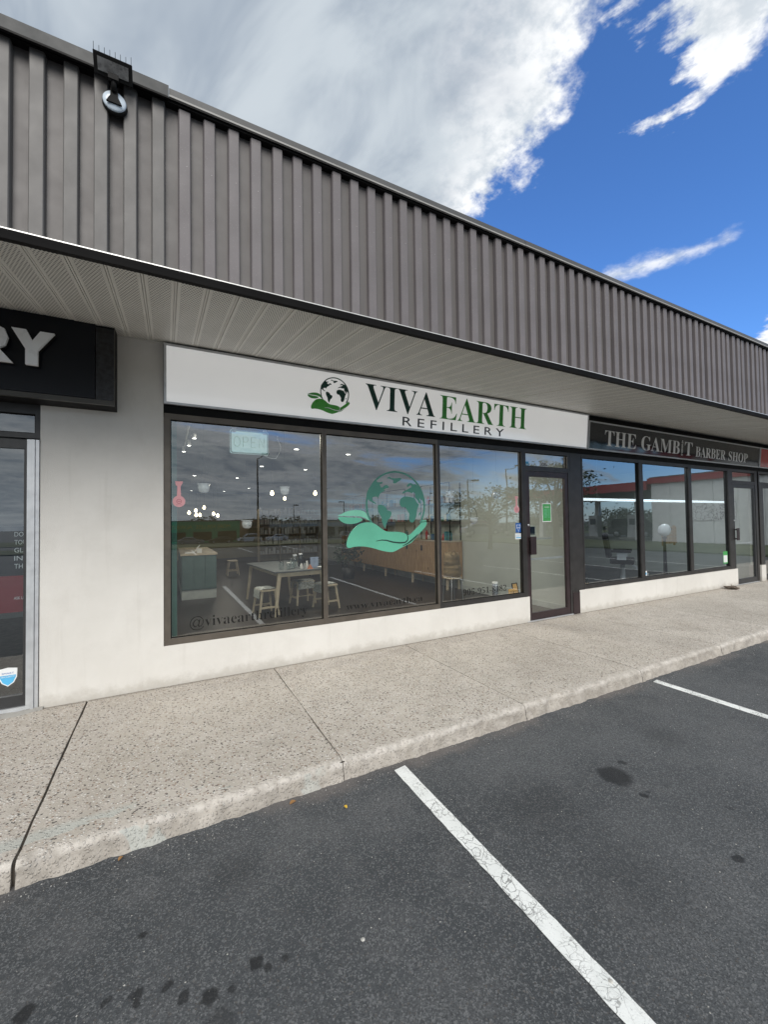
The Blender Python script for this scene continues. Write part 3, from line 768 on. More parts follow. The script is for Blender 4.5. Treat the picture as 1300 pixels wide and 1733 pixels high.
# --- fascia: valley sheet, ribs one by one, caps
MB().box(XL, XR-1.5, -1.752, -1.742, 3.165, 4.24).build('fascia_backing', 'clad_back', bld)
def rib_mesh(mat):
    m = MB(); m.prism_z([(0, 0), (.004, -.030), (.009, -.036), (.068, -.036), (.073, -.030), (.077, 0)], 3.166, 4.205); return m.mesh('fascia_rib', mat)
rn, ro = rib_mesh('clad_new'), rib_mesh('clad')
k = 0; x = -.595-.148*50; rr = random.Random(5)
while x < XR-1.6:
    o = link('fascia_rib', rn if x < -.06 else ro, bld, (x, -1.7525+rr.uniform(-.002, .001), rr.uniform(-.004, .004)))
    o.rotation_euler = (rr.uniform(-.0015, .0015), rr.uniform(-.001, .001), rr.uniform(-.03, .03))
    x += .1465; k += 1
def cap(x0, x1, zt, zb, y, mat, hem):
    m = MB(); m.prism_x([(y, zb), (y+.004, zt), (y+.03, zt+.006), (-1.55, zt+.03), (-1.55, zt-.01), (y+.03, zt-.02), (y+.016, zb)], x0, x1); o = m.build('parapet_cap', mat, bld)
    h = MB(); h.box(x0, x1, y-.006, y+.010, zb-.012, zb-.0005); h.build('cap_hem', hem, o)
cap(XL, -1.6, 4.283, 4.205, -1.832, 'cap', 'trim_dark'); cap(-1.598, .01, 4.283, 4.205, -1.832, 'cap', 'trim_dark')  # dark hem colour draws the black shadow line under the left cap
xx = .012
while xx < XR-1.5:
    e = min(xx+3.05, XR-1.5); cap(xx, e-.003, 4.283+rr.uniform(-.003, .003), 4.232, -1.818+rr.uniform(-.002, .002), 'cap_light', 'cap_hem'); xx = e
MB().box(XL, XR-1.5, -1.80, -1.753, 4.206, 4.236).build('fascia_top_channel', 'trim_dark', bld)  # dark strip standing in for the shadow gap between ribs and cap
# soffit trims
MB().box(XL, XR-1.5, -1.800, -1.742, 3.1555, 3.162).build('drip_hem', 'hem', bld)
MB().prism_x([(-1.799, 3.1545), (-1.79, 3.128), (-1.785, 3.112), (-1.748, 3.112), (-1.742, 3.1545)], XL, XR-1.5).build('drip_edge', 'trim_dark', bld)
MB().box(XL, XR-1.5, -1.742, -1.722, 3.128, 3.16).build('soffit_channel', 'trim_dark', bld)
# soffit panels, sloping up to the wall
SA = math.atan2(3.40-3.150, 1.722); SLn = 1.722/math.cos(SA)+.06
pm = MB()
prof = [(0, .016), (.0, .0), (.174, .0), (.174, .016), (.1775, .016), (.1775, .0015), (.1890, .0015), (.1890, .016), (.193, .016)]
vs = [(x_, y_, z_) for y_ in (0, SLn) for x_, z_ in prof]; n = len(prof)
pm._a(vs, [(i, i+1, n+i+1, n+i) for i in range(n-1)]); pme = pm.mesh('soffit_panel', 'soffit')
x = -.517-.193*38
while x < XR-1.8:
    o = link('soffit_panel', pme, bld, (x, -1.722, 3.150+rr.uniform(-.0015, .0015))); o.rotation_euler = (SA, 0, 0); x += .193
MB().box(XL, XR-1.5, -1.72, 0.0, 3.47, 3.50).build('soffit_deck', 'black', bld)
MB().box(XR-1.55, XR-1.5, -1.80, 0, 3.13, 4.24).build('fascia_end', 'clad_new', bld)
MB().box(-.995, -.03, -.012, .0, 3.385, 3.405).build('soffit_molding', 'soffit', bld)

# ================================================================ SIGNS
LOGO = {
'north_america':[(-0.667,0.688),(-0.591,0.638),(-0.445,0.672),(-0.458,0.611),(-0.551,0.609),(-0.539,0.562),(-0.488,0.481),(-0.353,0.591),(-0.274,0.56),(-0.234,0.501),(-0.355,0.474),(-0.449,0.436),(-0.342,0.411),(-0.476,0.371),(-0.544,0.317),(-0.598,0.222),(-0.602,0.196),(-0.636,0.24),(-0.739,0.231),(-0.793,0.209),(-0.802,0.126),(-0.717,0.081),(-0.652,0.013),(-0.717,0.031),(-0.807,0.081),(-0.883,0.108),(-0.946,0.182),(-0.98,0.216),(-0.957,0.355),(-0.879,0.494),(-0.773,0.613)],
'south_america':[(-0.627,-0.011),(-0.535,0.013),(-0.416,-0.02),(-0.337,-0.092),(-0.326,-0.151),(-0.191,-0.184),(-0.166,-0.245),(-0.222,-0.387),(-0.29,-0.42),(-0.333,-0.526),(-0.373,-0.62),(-0.387,-0.69),(-0.44,-0.618),(-0.49,-0.488),(-0.501,-0.36),(-0.566,-0.267),(-0.616,-0.151)],
'greenland':[(-0.31,0.757),(-0.27,0.818),(-0.189,0.811),(-0.148,0.771),(0.198,0.807),(0.139,0.726),(0.029,0.674),(-0.027,0.625),(-0.124,0.647),(-0.081,0.719),(-0.148,0.742),(-0.216,0.773)],
'europe':[(0.362,0.578),(0.404,0.638),(0.506,0.667),(0.591,0.62),(0.676,0.636),(0.791,0.539),(0.906,0.346),(0.962,0.222),(0.973,0.049),(0.93,0.099),(0.888,0.173),(0.784,0.207),(0.84,0.097),(0.811,0.036),(0.712,0.171),(0.64,0.243),(0.656,0.342),(0.6,0.4),(0.542,0.351),(0.456,0.384),(0.357,0.396),(0.272,0.357),(0.189,0.33),(0.245,0.404),(0.36,0.456),(0.474,0.508),(0.533,0.557),(0.503,0.604),(0.431,0.555),(0.375,0.542)],
'africa':[(0.117,0.162),(0.216,0.236),(0.328,0.261),(0.497,0.24),(0.627,0.218),(0.71,0.072),(0.782,0.022),(0.751,-0.052),(0.706,-0.148),(0.688,-0.272),(0.656,-0.393),(0.569,-0.526),(0.454,-0.512),(0.413,-0.391),(0.445,-0.27),(0.375,-0.173),(0.294,-0.054),(0.182,-0.076),(0.106,0.018)],
'island':[(0.775,-0.247),(0.843,-0.193),(0.818,-0.297),(0.766,-0.326)],
'hand':[(-1.609,-1.088),(-1.544,-0.867),(-1.396,-0.667),(-1.22,-0.537),(-1.02,-0.49),(-0.816,-0.501),(-0.663,-0.569),(-0.508,-0.688),(-0.348,-0.773),(-0.135,-0.78),(0.085,-0.789),(0.279,-0.836),(0.369,-0.91),(0.476,-0.852),(0.652,-0.71),(0.798,-0.591),(0.836,-0.53),(0.946,-0.512),(1.052,-0.508),(1.056,-0.571),(0.944,-0.717),(0.764,-0.861),(0.616,-1.002),(0.499,-1.119),(0.357,-1.175),(0.189,-1.238),(-0.117,-1.369),(-0.252,-1.369),(-0.517,-1.315),(-0.724,-1.247),(-0.928,-1.193),(-1.13,-1.162),(-1.378,-1.164),(-1.512,-1.202),(-1.584,-1.178)],
'fingertip':[(0.825,-0.506),(0.861,-0.463),(0.948,-0.445),(1.036,-0.465),(1.056,-0.49),(0.948,-0.497)],
'leaf_low':[(-1.872,-0.346),(-1.706,-0.333),(-1.515,-0.357),(-1.292,-0.355),(-1.07,-0.393),(-1.171,-0.481),(-1.369,-0.535),(-1.564,-0.535),(-1.733,-0.483)],
'leaf_up':[(-1.876,-0.324),(-1.728,-0.247),(-1.535,-0.169),(-1.29,-0.142),(-1.117,-0.164),(-0.991,-0.22),(-0.953,-0.335),(-0.861,-0.461),(-0.944,-0.429),(-1.056,-0.355),(-1.169,-0.333),(-1.366,-0.312),(-1.512,-0.321),(-1.706,-0.308)],
'palm_line':[(-0.694,-1.034),(-0.512,-1.009),(-0.353,-1.022),(-0.139,-1.083),(0.079,-1.11),(0.274,-1.106),(0.36,-1.043),(0.375,-0.946),(0.335,-0.872)],
'finger_line':[(0.189,-1.204),(0.357,-1.137),(0.501,-1.047),(0.647,-0.942),(0.721,-0.87)],
}
def sm_poly(pts, it=1):
    for _ in range(it):
        q = []
        for i in range(len(pts)):
            a, b = pts[i], pts[(i+1) % len(pts)]
            q += [(a[0]*.75+b[0]*.25, a[1]*.75+b[1]*.25), (a[0]*.25+b[0]*.75, a[1]*.25+b[1]*.75)]
        pts = q
    return pts
def ribbon(pts, w0, y, d):
    m = MB(); n = len(pts)
    for i in range(n-1):
        a, b = Vector((pts[i][0], pts[i][1])), Vector((pts[i+1][0], pts[i+1][1]))
        dd = (b-a).normalized(); nn = Vector((-dd.y, dd.x))
        wa = w0*math.sin(math.pi*(.12+.76*i/(n-1))); wb = w0*math.sin(math.pi*(.12+.76*(i+1)/(n-1)))
        q = [a+nn*wa/2, a-nn*wa/2, b-nn*wb/2, b+nn*wb/2]
        m.prism([(v.x, v.y) for v in q], y-d, y)
    return m
def logo(parent, cx, cz, s, y, d, mats, ring, line_w):
    def P(k): return [(cx+s*a, cz+s*b) for a, b in LOGO[k]]
    m = MB(); n = 64
    for i in range(n):
        a0, a1 = 2*math.pi*i/n, 2*math.pi*(i+1)/n
        if -2.15 < (math.atan2(math.sin(a0), math.cos(a0))) < -.62: continue
        ri = s-ring
        m.prism([(cx+s*math.cos(a0), cz+s*math.sin(a0)), (cx+s*math.cos(a1), cz+s*math.sin(a1)), (cx+ri*math.cos(a1), cz+ri*math.sin(a1)), (cx+ri*math.cos(a0), cz+ri*math.sin(a0))], y-d-.0005, y+.0002)
    m.build('globe_ring', mats['globe'], parent)
    m = MB()
    for k in ('north_america', 'south_america', 'greenland', 'europe', 'africa', 'island'): m.prism(sm_poly(P(k), 1), y-d, y)
    m.build('continents', mats['globe'], parent)
    m = MB(); m.prism(sm_poly(P('hand'), 2), y-d-.0006, y+.0004); m.prism(sm_poly(P('fingertip'), 1), y-d-.0002, y+.0006); h = m.build('cupped_hand', mats['hand'], parent)
    m = MB(); m.prism(sm_poly(P('leaf_low'), 2), y-d, y); m.build('leaf_lower_half', mats['leaf'], parent)
    m = MB(); m.prism(sm_poly(P('leaf_up'), 2), y-d-.0004, y); m.build('leaf_upper_half', mats['leaf2'], parent)
    for k in ('palm_line', 'finger_line'): ribbon(P(k), line_w, y-d-.0008, .0008).build('hand_line', mats['line'], parent)

TILT = R(4.6)
def cabinet(name, label, x0, x1, z0, z1, face, y=-.035, depth=.12):
    t = thing(name, label, 'sign', (x0, y, z0), rx=TILT)
    W, H = x1-x0, z1-z0
    m = MB(); m.frame(0, W, 0, H, -.012, .03, .022, .022, .022, .022); m.build('frame', 'silver', t)
    m = MB(); m.box(.004, W-.004, .0305, .04, .004, H-.004); m.build('cabinet_back', 'black', t)
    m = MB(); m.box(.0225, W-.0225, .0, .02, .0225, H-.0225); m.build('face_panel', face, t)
    return t, W, H
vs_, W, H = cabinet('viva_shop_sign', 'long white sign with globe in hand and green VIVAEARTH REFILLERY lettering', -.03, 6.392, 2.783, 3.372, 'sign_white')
vs_.name = 'shop_sign'
ox, oz = .03, -2.783
logo(vs_, 1.763+ox, 3.122+oz, .182, -.0005, .003, dict(globe='forest', hand='hand_green', leaf='leaf_green', leaf2='leaf_green', line='letter_white'), .011, .008)
text('lettering', 'VIVA', 2.165+ox, 3.208+ox, 2.984+oz, 3.300+oz, -.001, 'forest', vs_, .004, True, off=-.006)
text('lettering', 'EARTH', 3.285+ox, 4.918+ox, 2.984+oz, 3.305+oz, -.001, 'leaf_green', vs_, .004, True, off=-.008)
text('lettering', 'R E F I L L E R Y', 2.703+ox, 4.463+ox, 2.832+oz, 2.944+oz, -.001, 'ink', vs_, .003)
bs, W, H = cabinet('shop_sign', 'black sign reading THE GAMBIT BARBER SHOP in pale serif letters', 6.408, 12.885, 2.783, 3.275, 'sign_navy')
ox = -6.408
text('lettering', 'THE', 6.857+ox, 7.785+ox, 2.880+oz, 3.148+oz, -.001, 'letter_pale', bs, .003, True, off=-.006)
text('lettering', 'GAMB', 7.955+ox, 9.285+ox, 2.878+oz, 3.148+oz, -.001, 'letter_pale', bs, .003, True, off=-.006)
text('lettering', 'T', 9.475+ox, 9.775+ox, 2.876+oz, 3.150+oz, -.001, 'letter_pale', bs, .003, True, off=-.006)
text('lettering', 'BARBER', 9.915+ox, 11.19+ox, 2.874+oz, 3.088+oz, -.001, 'letter_pale', bs, .003, True, off=-.006)
text('lettering', 'SHOP', 11.34+ox, 12.26+ox, 2.868+oz, 3.080+oz, -.001, 'letter_pale', bs, .003, True, off=-.006)
bp = MB(); cx = 9.38+ox
for q in range(8):
    z = 2.90+oz+q*.026; bp.prism([(cx-.028, z), (cx+.028, z+.016), (cx+.028, z+.029), (cx-.028, z+.013)], -.004, -.001)
bp.prism([(cx-.02, 2.865+oz), (cx+.02, 2.865+oz), (cx+.032, 2.885+oz), (cx-.032, 2.885+oz)], -.004, -.001)
bp.prism([(cx-.032, 3.125+oz), (cx+.032, 3.125+oz), (cx+.028, 3.138+oz), (cx-.028, 3.138+oz)], -.004, -.001)
bp.prism([(cx+.016*math.cos(a*math.pi/6), 3.158+oz+.016*math.sin(a*math.pi/6)) for a in range(12)], -.004, -.001)
bp.build('barber_pole_letter', 'letter_pale', bs)
rs, W, H = cabinet('shop_sign', 'red sign beginning right of the black barber sign at the picture edge', 12.90, 17.2, 2.783, 3.275, 'sign_red')
# left black sign
ls = thing('shop_sign', 'black sign box with thick white raised letters RY at the left edge', 'sign', (-.42, -.25, 2.655))
m = MB(); m.box(-4.2, 0, .03, .24, 0, .80); m.build('cabinet', 'trim_dark', ls)
m = MB(); m.box(-4.2, -.142, -.012, .029, .045, .76); m.build('face_panel', 'sign_black', ls)
m = MB(); m.box(-.138, -.004, .0, .029, .045, .69); m.build('end_panel', simple('blotchy_black_panel', (.012, .013, .016), .35, var=.9, vscale=25, bump=.4), ls)
m = MB(); m.box(-4.2, 0, -.004, .0295, .0, .042); m.box(-.0035, 0.0, .0, .0295, .043, .72); m.build('edge_trim', simple('olive_brown_edge', (.05, .047, .04), .4), ls)
Yp = [(-1.108, 3.190), (-1.015, 3.190), (-.975, 3.105), (-.925, 3.190), (-.832, 3.190), (-.940, 3.030), (-.940, 2.905), (-1.020, 2.905), (-1.020, 3.030)]
m = MB(); m.prism([(a+.42, b-2.655) for a, b in Yp], -.085, -.055); m.build('raised_letter', 'letter_white', ls)
m = MB(); m.prism([(a+.42, b-2.655) for a, b in Yp], -.0545, -.0125); m.build('letter_return', 'black', ls)
Rp = [(-1.38, 2.905), (-1.38, 3.19), (-1.20, 3.19), (-1.15, 3.170), (-1.128, 3.105), (-1.145, 3.04), (-1.185, 3.01), (-1.100, 2.905), (-1.20, 2.905), (-1.265, 2.995), (-1.30, 2.995), (-1.30, 2.905)]
m = MB(); m.prism([(a+.42, b-2.655) for a, b in Rp], -.085, -.055); m.build('raised_letter', 'letter_white', ls)
m = MB(); m.prism([(a+.42, b-2.655) for a, b in Rp], -.0545, -.0125); m.build('letter_return', 'black', ls)

# ================================================================ FLOODLIGHT
fl = thing('floodlight', 'black floodlight with bird spikes on the parapet at upper left', 'floodlight', (-.27, -1.83, 4.07))
def slab_dir(w_, a, b, th, off, inset=0.0):
    a, b = Vector(a), Vector(b); d = (b-a).normalized(); n_ = Vector((-d.y, d.x))      # in (y, z)
    if n_.y > 0: n_ = -n_
    a, b = a+d*inset, b-d*inset; p_ = [a+n_*off, b+n_*off, b+n_*(off-th), a+n_*(off-th)]
    m = MB(); m.prism_x([(q.x, q.y) for q in p_], -w_, w_); return m
A_, B_ = (-.022, .074), (-.084, .140)
lampb = slab_dir(.088, A_, B_, .028, .0).build('lamp_head', 'black', fl, bevel=.003)
slab_dir(.070, A_, B_, .003, .0032, .018).build('lamp_glass', simple('frosted_lamp_glass', (.16, .16, .16), .3, var=.35, vscale=30), lampb)
for q in range(8):
    m = MB(); xq = -.084+q*.024; hh_ = .030 if q in (0, 7) else .020; m.tube([(xq, -.082, .138), (xq, -.088, .148+hh_)], .0012, 5); m.build('bird_spike', 'black', lampb)
m = MB(); m.tube([(.0, -.035, .075), (.0, -.03, .045), (.0, -.012, .02)], .013, 8); m.box(-.024, .024, -.050, -.028, .055, .085); m.build('knuckle_arm', 'black', fl)
m = MB(); m.lathe([(0, .014), (.03, .013), (.050, .007), (.056, 0), (.056, -.006)], 32); o = m.build('round_cover', simple('clear_white_cover', (.60, .68, .76), .08), fl); o.rotation_euler = (R(90), 0, 0); o.location = (.0, .012, -.012)
m = MB(); m.lathe([(0, 0), (.058, 0), (.060, -.022), (.05, -.03), (0, -.03)], 28); o = m.build('gasket', 'black', fl); o.rotation_euler = (R(90), 0, 0); o.location = (.0, .014, -.016)
m = MB(); m.prism([(-.036, -.040), (.036, -.040), (.018, -.004), (.016, .050), (-.016, .050), (-.018, -.004)], -.012, -.0025); m.build('junction_neck', 'black', fl)
for o in fl.children: o.scale = (1.06, 1.06, 1.06); o.location = o.location*1.06

# ================================================================ PRINT AND VINYL ON THE GLASS
YG = .0445          # outer face of the panes
v = thing('window_decal', 'large mint globe held by a cupped hand on the middle window', 'window decal', (2.645, YG, 1.80))
logo(v, 0, 0, .445, -.0003, .0008, dict(globe='teal_vinyl', hand='mint', leaf='mint', leaf2='mint_pale', line='dark_gap'), .024, .020)
v = thing('window_lettering', 'black lettering @vivaearthrefillery along the bottom of the left window', 'lettering', (.2, YG, .5))
text('letters', '@vivaearthrefillery', 0, 1.232, .0, .142, -.0003, 'black_vinyl', v, .0008, True, off=-.012)
v = thing('window_lettering', 'black lettering www.vivaearth.ca along the bottom of the middle window', 'lettering', (1.92, YG, .515))
text('letters', 'www.vivaearth.ca', 0, 1.105, .0, .082, -.0003, 'black_vinyl', v, .0008, True, off=-.012)
v = thing('window_lettering', 'black phone number 905-951-8482 at the bottom of the right window', 'lettering', (3.71, YG, .52))
text('letters', '905-951-8482', 0, .826, .0, .088, -.0003, 'black_vinyl', v, .0008, True, off=-.012)
def bottle_sticker(x, z, wd, h, lab):
    t = thing('bottle_sticker', lab, 'sticker', (x, YG, z))
    r = wd/2; pts = []
    for k in range(-7, 26):
        a = math.pi/2+math.radians(18)+k*0
    pts = [(-.16*wd, 2*r*.97), (-.13*wd, h*.80), (-.26*wd, h*.86), (-.30*wd, h), (.30*wd, h), (.30*wd, h*.93), (.20*wd, h*.86), (.13*wd, h*.80), (.16*wd, 2*r*.97)]
    arc = []
    for k in range(29):
        a = math.pi/2-.34-(2*math.pi-.68)*k/28; arc.append((r*math.cos(a), r+r*math.sin(a)))
    MB().prism(pts+arc[0:], -.0012, -.0003).build('bottle_shape', 'pink', t)
    m = MB(); c = (0, r*1.0)
    for q in range(24):
        a0, a1 = q*math.pi/12, (q+1)*math.pi/12
        m.prism([(c[0]+.42*r*math.cos(a0), c[1]+.42*r*math.sin(a0)), (c[0]+.42*r*math.cos(a1), c[1]+.42*r*math.sin(a1)), (c[0]+.34*r*math.cos(a1), c[1]+.34*r*math.sin(a1)), (c[0]+.34*r*math.cos(a0), c[1]+.34*r*math.sin(a0))], -.0018, -.0013)
    for dx_, rot in ((0, 0), (-.1*r, .8), (.1*r, -.8)):
        m.prism([(dx_, c[1]-.16*r), (dx_+math.sin(-rot)*.12*r+.06*r, c[1]), (dx_*1.6, c[1]+.18*r*math.cos(rot)), (dx_+math.sin(-rot)*.12*r-.06*r, c[1])], -.0018, -.0013)
    m.box(-.5*r, .5*r, -.0018, -.0013, r*.36, r*.41)
    m.build('print', 'pink_dark', t); return t
bottle_sticker(.104, 1.762, .115, .262, 'pink bottle shaped sticker on the left window beside the pier')
bottle_sticker(4.785, 1.690, .112, .26, 'pink bottle shaped sticker on the right window near the door')
def plate(name, lab, cat, x0, x1, z0, z1, mat, part='sheet', y=YG, d=.001):
    t = thing(name, lab, cat, (x0, y, z0)); MB().box(0, x1-x0, -.0003-d, -.0003, 0, z1-z0).build(part, mat, t); return t, x1-x0, z1-z0
t, W, H = plate('heart_sticker', 'dark blue sticker with a white heart outline beside the shop door', 'sticker', 4.756, 4.872, 1.388, 1.535, 'blue')
hp = [(0, -.42), (.20, -.14), (.36, .10), (.34, .28), (.20, .36), (.06, .30), (0, .18), (-.06, .30), (-.20, .36), (-.34, .28), (-.36, .10), (-.20, -.14)]
m = MB()
for i in range(len(hp)):
    a, b = Vector(hp[i]), Vector(hp[(i+1) % 12]); m.prism([(W/2+a.x*W, H/2+a.y*H), (W/2+b.x*W, H/2+b.y*H), (W/2+b.x*W*.84, H/2+b.y*H*.84), (W/2+a.x*W*.84, H/2+a.y*H*.84)], -.0019, -.0014)
m.build('heart_outline', 'paper', t); text('script', 'Interac', W*.22, W*.80, H*.44, H*.62, -.0015, 'paper', t, .0006, italic=.2)
t, W, H = plate('payment_sticker', 'small pale blue and white sticker below the heart sticker', 'sticker', 4.742, 4.872, 1.285, 1.375, 'paper')
MB().box(.012, W-.012, -.0019, -.0014, .015, .03).build('print_band', 'sky_print', t); MB().box(.012, W-.05, -.0019, -.0014, .045, .050).build('print_line', 'sky_print', t); MB().box(.012, W-.03, -.0019, -.0014, .062, .066).build('print_line', 'sky_print', t)
t, W, H = plate('badge_sticker', 'small light blue badge sticker in the corner of the transom', 'sticker', 4.99, 5.068, 2.43, 2.505, 'sky_print')
MB().prism([(W/2, .006), (W*.86, H*.5), (W*.5, H*.42), (W*.14, H*.5)], -.0019, -.0014).build('heart_print', 'paper', t)
t, W, H = plate('number_plate', 'white street number 308 on the transom above the door', 'number', 5.315, 5.495, 2.442, 2.512, 'paper')
text('digits', '308', .012, W*.80, .006, H-.006, -.0015, 'ink', t, .0006, off=.01); MB().prism([(W*.86, .01), (W*.95, .01), (W*.95, .035), (W*.86, .035)], -.0018, -.0014).build('small_suffix', 'ink', t)
t, W, H = plate('hours_poster', 'green opening hours poster with white border on the door glass', 'poster', 5.335, 5.545, 1.545, 1.845, 'paper', y=.0345)
MB().box(.012, W-.012, -.0019, -.0014, .012, H-.012).build('green_field', 'poster_green', t)
text('heading', 'HOURS', W*.24, W*.78, H*.76, H*.83, -.002, 'paper', t, .0006)
m = MB()
for q in range(7): m.box(W*.2, W*(.5+.05*(q % 3)), -.0024, -.0019, H*(.66-.07*q), H*(.66-.07*q)+.005); m.box(W*.64, W*(.84), -.0024, -.0019, H*(.66-.07*q), H*(.66-.07*q)+.004)
m.build('hours_lines', 'mint_pale', t)
t = thing('security_sticker', 'white and light blue shield sticker on the left shop door', 'sticker', (-1.205, .0285, .30))
sh = [(-.062, .075), (0, .085), (.062, .075), (.060, .0), (.040, -.045), (0, -.075), (-.040, -.045), (-.060, .0)]
MB().prism(sh, -.0012, -.0003).build('shield', 'paper', t); MB().prism([(a*.88, b*.88-.006) for a, b in sh if b < .05]+[(-.052, .022), (.052, .022)][::-1] if False else [(-.053, .020), (.053, .020), (.051, .0), (.034, -.040), (0, -.066), (-.034, -.040), (-.051, .0)], -.0018, -.0013).build('blue_field', 'sky_print', t)
text('print', 'SMART', -.04, .04, .030, .044, -.0015, 'blue', t, .0005); text('print', 'SECURITY', -.045, .045, .002, .013, -.002, 'paper', t, .0005)
t, W, H = plate('small_sticker', 'tiny white and blue sticker at the bottom of the second barber window', 'sticker', 8.10, 8.185, .475, .565, 'paper'); MB().box(.015, W-.015, -.0019, -.0014, .02, H-.03).build('print', 'sky_print', t)
t, W, H = plate('hours_card', 'green and white card low in the third barber window', 'poster', 11.16, 11.36, .52, .80, 'poster_green'); MB().box(.015, W-.015, -.0019, -.0014, .03, H-.09).build('print', 'paper', t)
t = thing('warning_poster', 'dark poster with white words and red lower half inside the left door', 'poster', (-1.24, .09, .84)); MB().box(-.06, .14, 0, .003, .32, .75).build('dark_half', 'ink', t); MB().box(-.06, .14, 0, .003, 0, .318).build('red_half', 'red', t)
for q, s_ in enumerate(['DO NOT', 'TOUCH', 'GLASS', 'IN', 'THE']): text('words', s_, .055, .055+.028*len(s_), .66-.07*q, .70-.07*q, -.0006, 'paper', t, .0005)
text('words', 'ASK US', .055, .13, .11, .135, -.0006, 'paper', t, .0005)

# OPEN sign hung inside the glass
t = thing('open_sign', 'unlit OPEN sign with rounded pale border hanging inside the left window', 'open sign', (.81, .10, 2.485))
def rr_path(w_, h_, r, n=6):
    o = []
    for cx_, cz_, a0 in ((w_-r, h_-r, 0), (-w_+r, h_-r, 90), (-w_+r, -h_+r, 180), (w_-r, -h_+r, 270)):
        for k in range(n+1):
            a = math.radians(a0+90*k/n); o.append((cx_+r*math.cos(a), 0, cz_+r*math.sin(a)))
    return o+[o[0]]
MB().prism([(a, b) for a, _, b in rr_path(.208, .132, .025)[:-1]], .006, .012).build('acrylic_board', 'acrylic', t)
MB().tube(rr_path(.198, .122, .025), .0085, 8, cap=False).build('border_tube', simple('pale_border_tube', (.50, .66, .66), .3), t)
def letter(paths, x): 
    m = MB()
    for pth in paths: m.tube([(x+a, -.008, b) for a, b in pth], .0035, 6)
    m.build('letter_tube', 'neon_off', t)
ov = [(.032*math.cos(2*math.pi*k/20), .055*math.sin(2*math.pi*k/20)) for k in range(21)]
letter([ov], -.135)
letter([[(-.025, -.055), (-.025, .055), (.01, .055), (.025, .04), (.025, .015), (.01, .0), (-.025, .0)]], -.045)
letter([[(.028, .055), (-.025, .055), (-.025, -.055), (.028, -.055)], [(-.025, 0), (.02, 0)]], .04)
letter([[(-.026, -.055), (-.026, .055), (.026, -.055), (.026, .055)]], .13)
for sx in (-.165, .165): m = MB(); m.box(sx-.02, sx+.02, -.006, .004, .10, .150); m.tube([(sx, 0, .14), (sx, 0, .53)], .001, 4); m.build('hanging_clip', 'white', t)
m = MB(); pts = [(.14, .0, -.128)]+[(.16+.13*k/8, 0, -.135-.03*math.sin(math.pi*k/8*.7)) for k in range(9)]+[(.325+.02*math.sin(k), 0, -.10+.04*k) for k in range(0, 6)]
m.tube([(q[0], q[1], q[2]) for q in pts], .0035, 6); m.build('power_cord', 'white', t)

# hanging white pots
def pot(x, y, z, lab, wd=.062, h=.105, arch=False, g=None):
    t = thing('hanging_planter', lab, 'planter', (x, y, z-h), group='white pots hanging inside the windows')
    MB().lathe([(0, 0), (wd*.45, .004), (wd*.78, h*.18), (wd*.93, h*.5), (wd*.96, h*.90), (wd*.90, h*.90), (wd*.88, h*.3), (0, h*.2)], 24).build('pot', 'pot_white', t)
    MB().lathe([(wd*.97, h*.90), (wd*1.10, h*.905), (wd*1.10, h*1.0), (wd*.97, h*1.0), (wd*.97, h*.90)], 24).build('rim', 'pot_white', t)
    m = MB()
    if arch:
        m.tube([(wd*1.05*math.cos(a*math.pi/10), 0, h+wd*2.4*math.sin(a*math.pi/10)) for a in range(11)], .0022, 5); m.tube([(0, 0, h+wd*2.4), (0, 0, 3.02-z+h)], .0012, 4)
    else:
        for a in (0, 2.1, 4.2): m.tube([(wd*1.05*math.cos(a), wd*1.05*math.sin(a), h), (0, 0, h+.32)], .0008, 4)
        m.tube([(0, 0, h+.32), (0, 0, 3.02-z+h)], .0012, 4)
    m.build('hanger', 'black' if arch else 'charcoal', t)
pot(.358, .35, 2.035, 'white hanging pot in the left window nearest the pier')
pot(1.26, .35, 2.025, 'white hanging pot in the left window beside the mullion', .055, .10)
pot(.816, .35, 1.625, 'lowest white hanging pot of the left window, below the OPEN sign', .060, .10)
pot(3.742, .35, 2.025, 'white hanging pot at the left of the right window')
pot(4.667, .35, 2.035, 'white hanging pot near the door above the tree reflection')
pot(4.19, .35, 1.630, 'white hanging pot with a tall black arched handle, lowest in the right window', .060, .10, True)

# ================================================================ SHOP INTERIOR
MB().box(-.03, .088, .22, .34, .0, 3.02).build('teal_pilaster', 'teal_wall', bld)
t = thing('shop_counter', 'grey green panelled counter with pale base seen through the left window', 'counter', (.26, 5.0, 0))
m = MB(); m.box(0, .68, 0, 2.6, .20, .93); m.build('cabinet_body', 'counter_green', t)
m = MB(); m.box(-.02, .70, -.03, 2.62, .93, .97); m.build('counter_top', 'birch', t)
MB().box(0, .68, .02, 2.6, 0, .20).build('base_board', 'baseboard', t)
for k in range(3): MB().box(.015+k*.222, .225+k*.222, -.012, -.0005, .22, .915).build('panel', 'counter_green', t)
t = thing('card_terminal', 'small white payment terminal on the green counter', 'payment terminal', (.42, 5.15, .97)); m = MB(); m.box(-.09, .09, -.06, .06, 0, .03); m.build('base', 'white', t); m = MB(); m.bar((.10, .02, .03), (.20, .02, .17), .02); m.build('arm', 'white', t); m = MB(); m.box(.14, .24, .0, .05, .0, .10); m.build('dispenser', 'white', t)
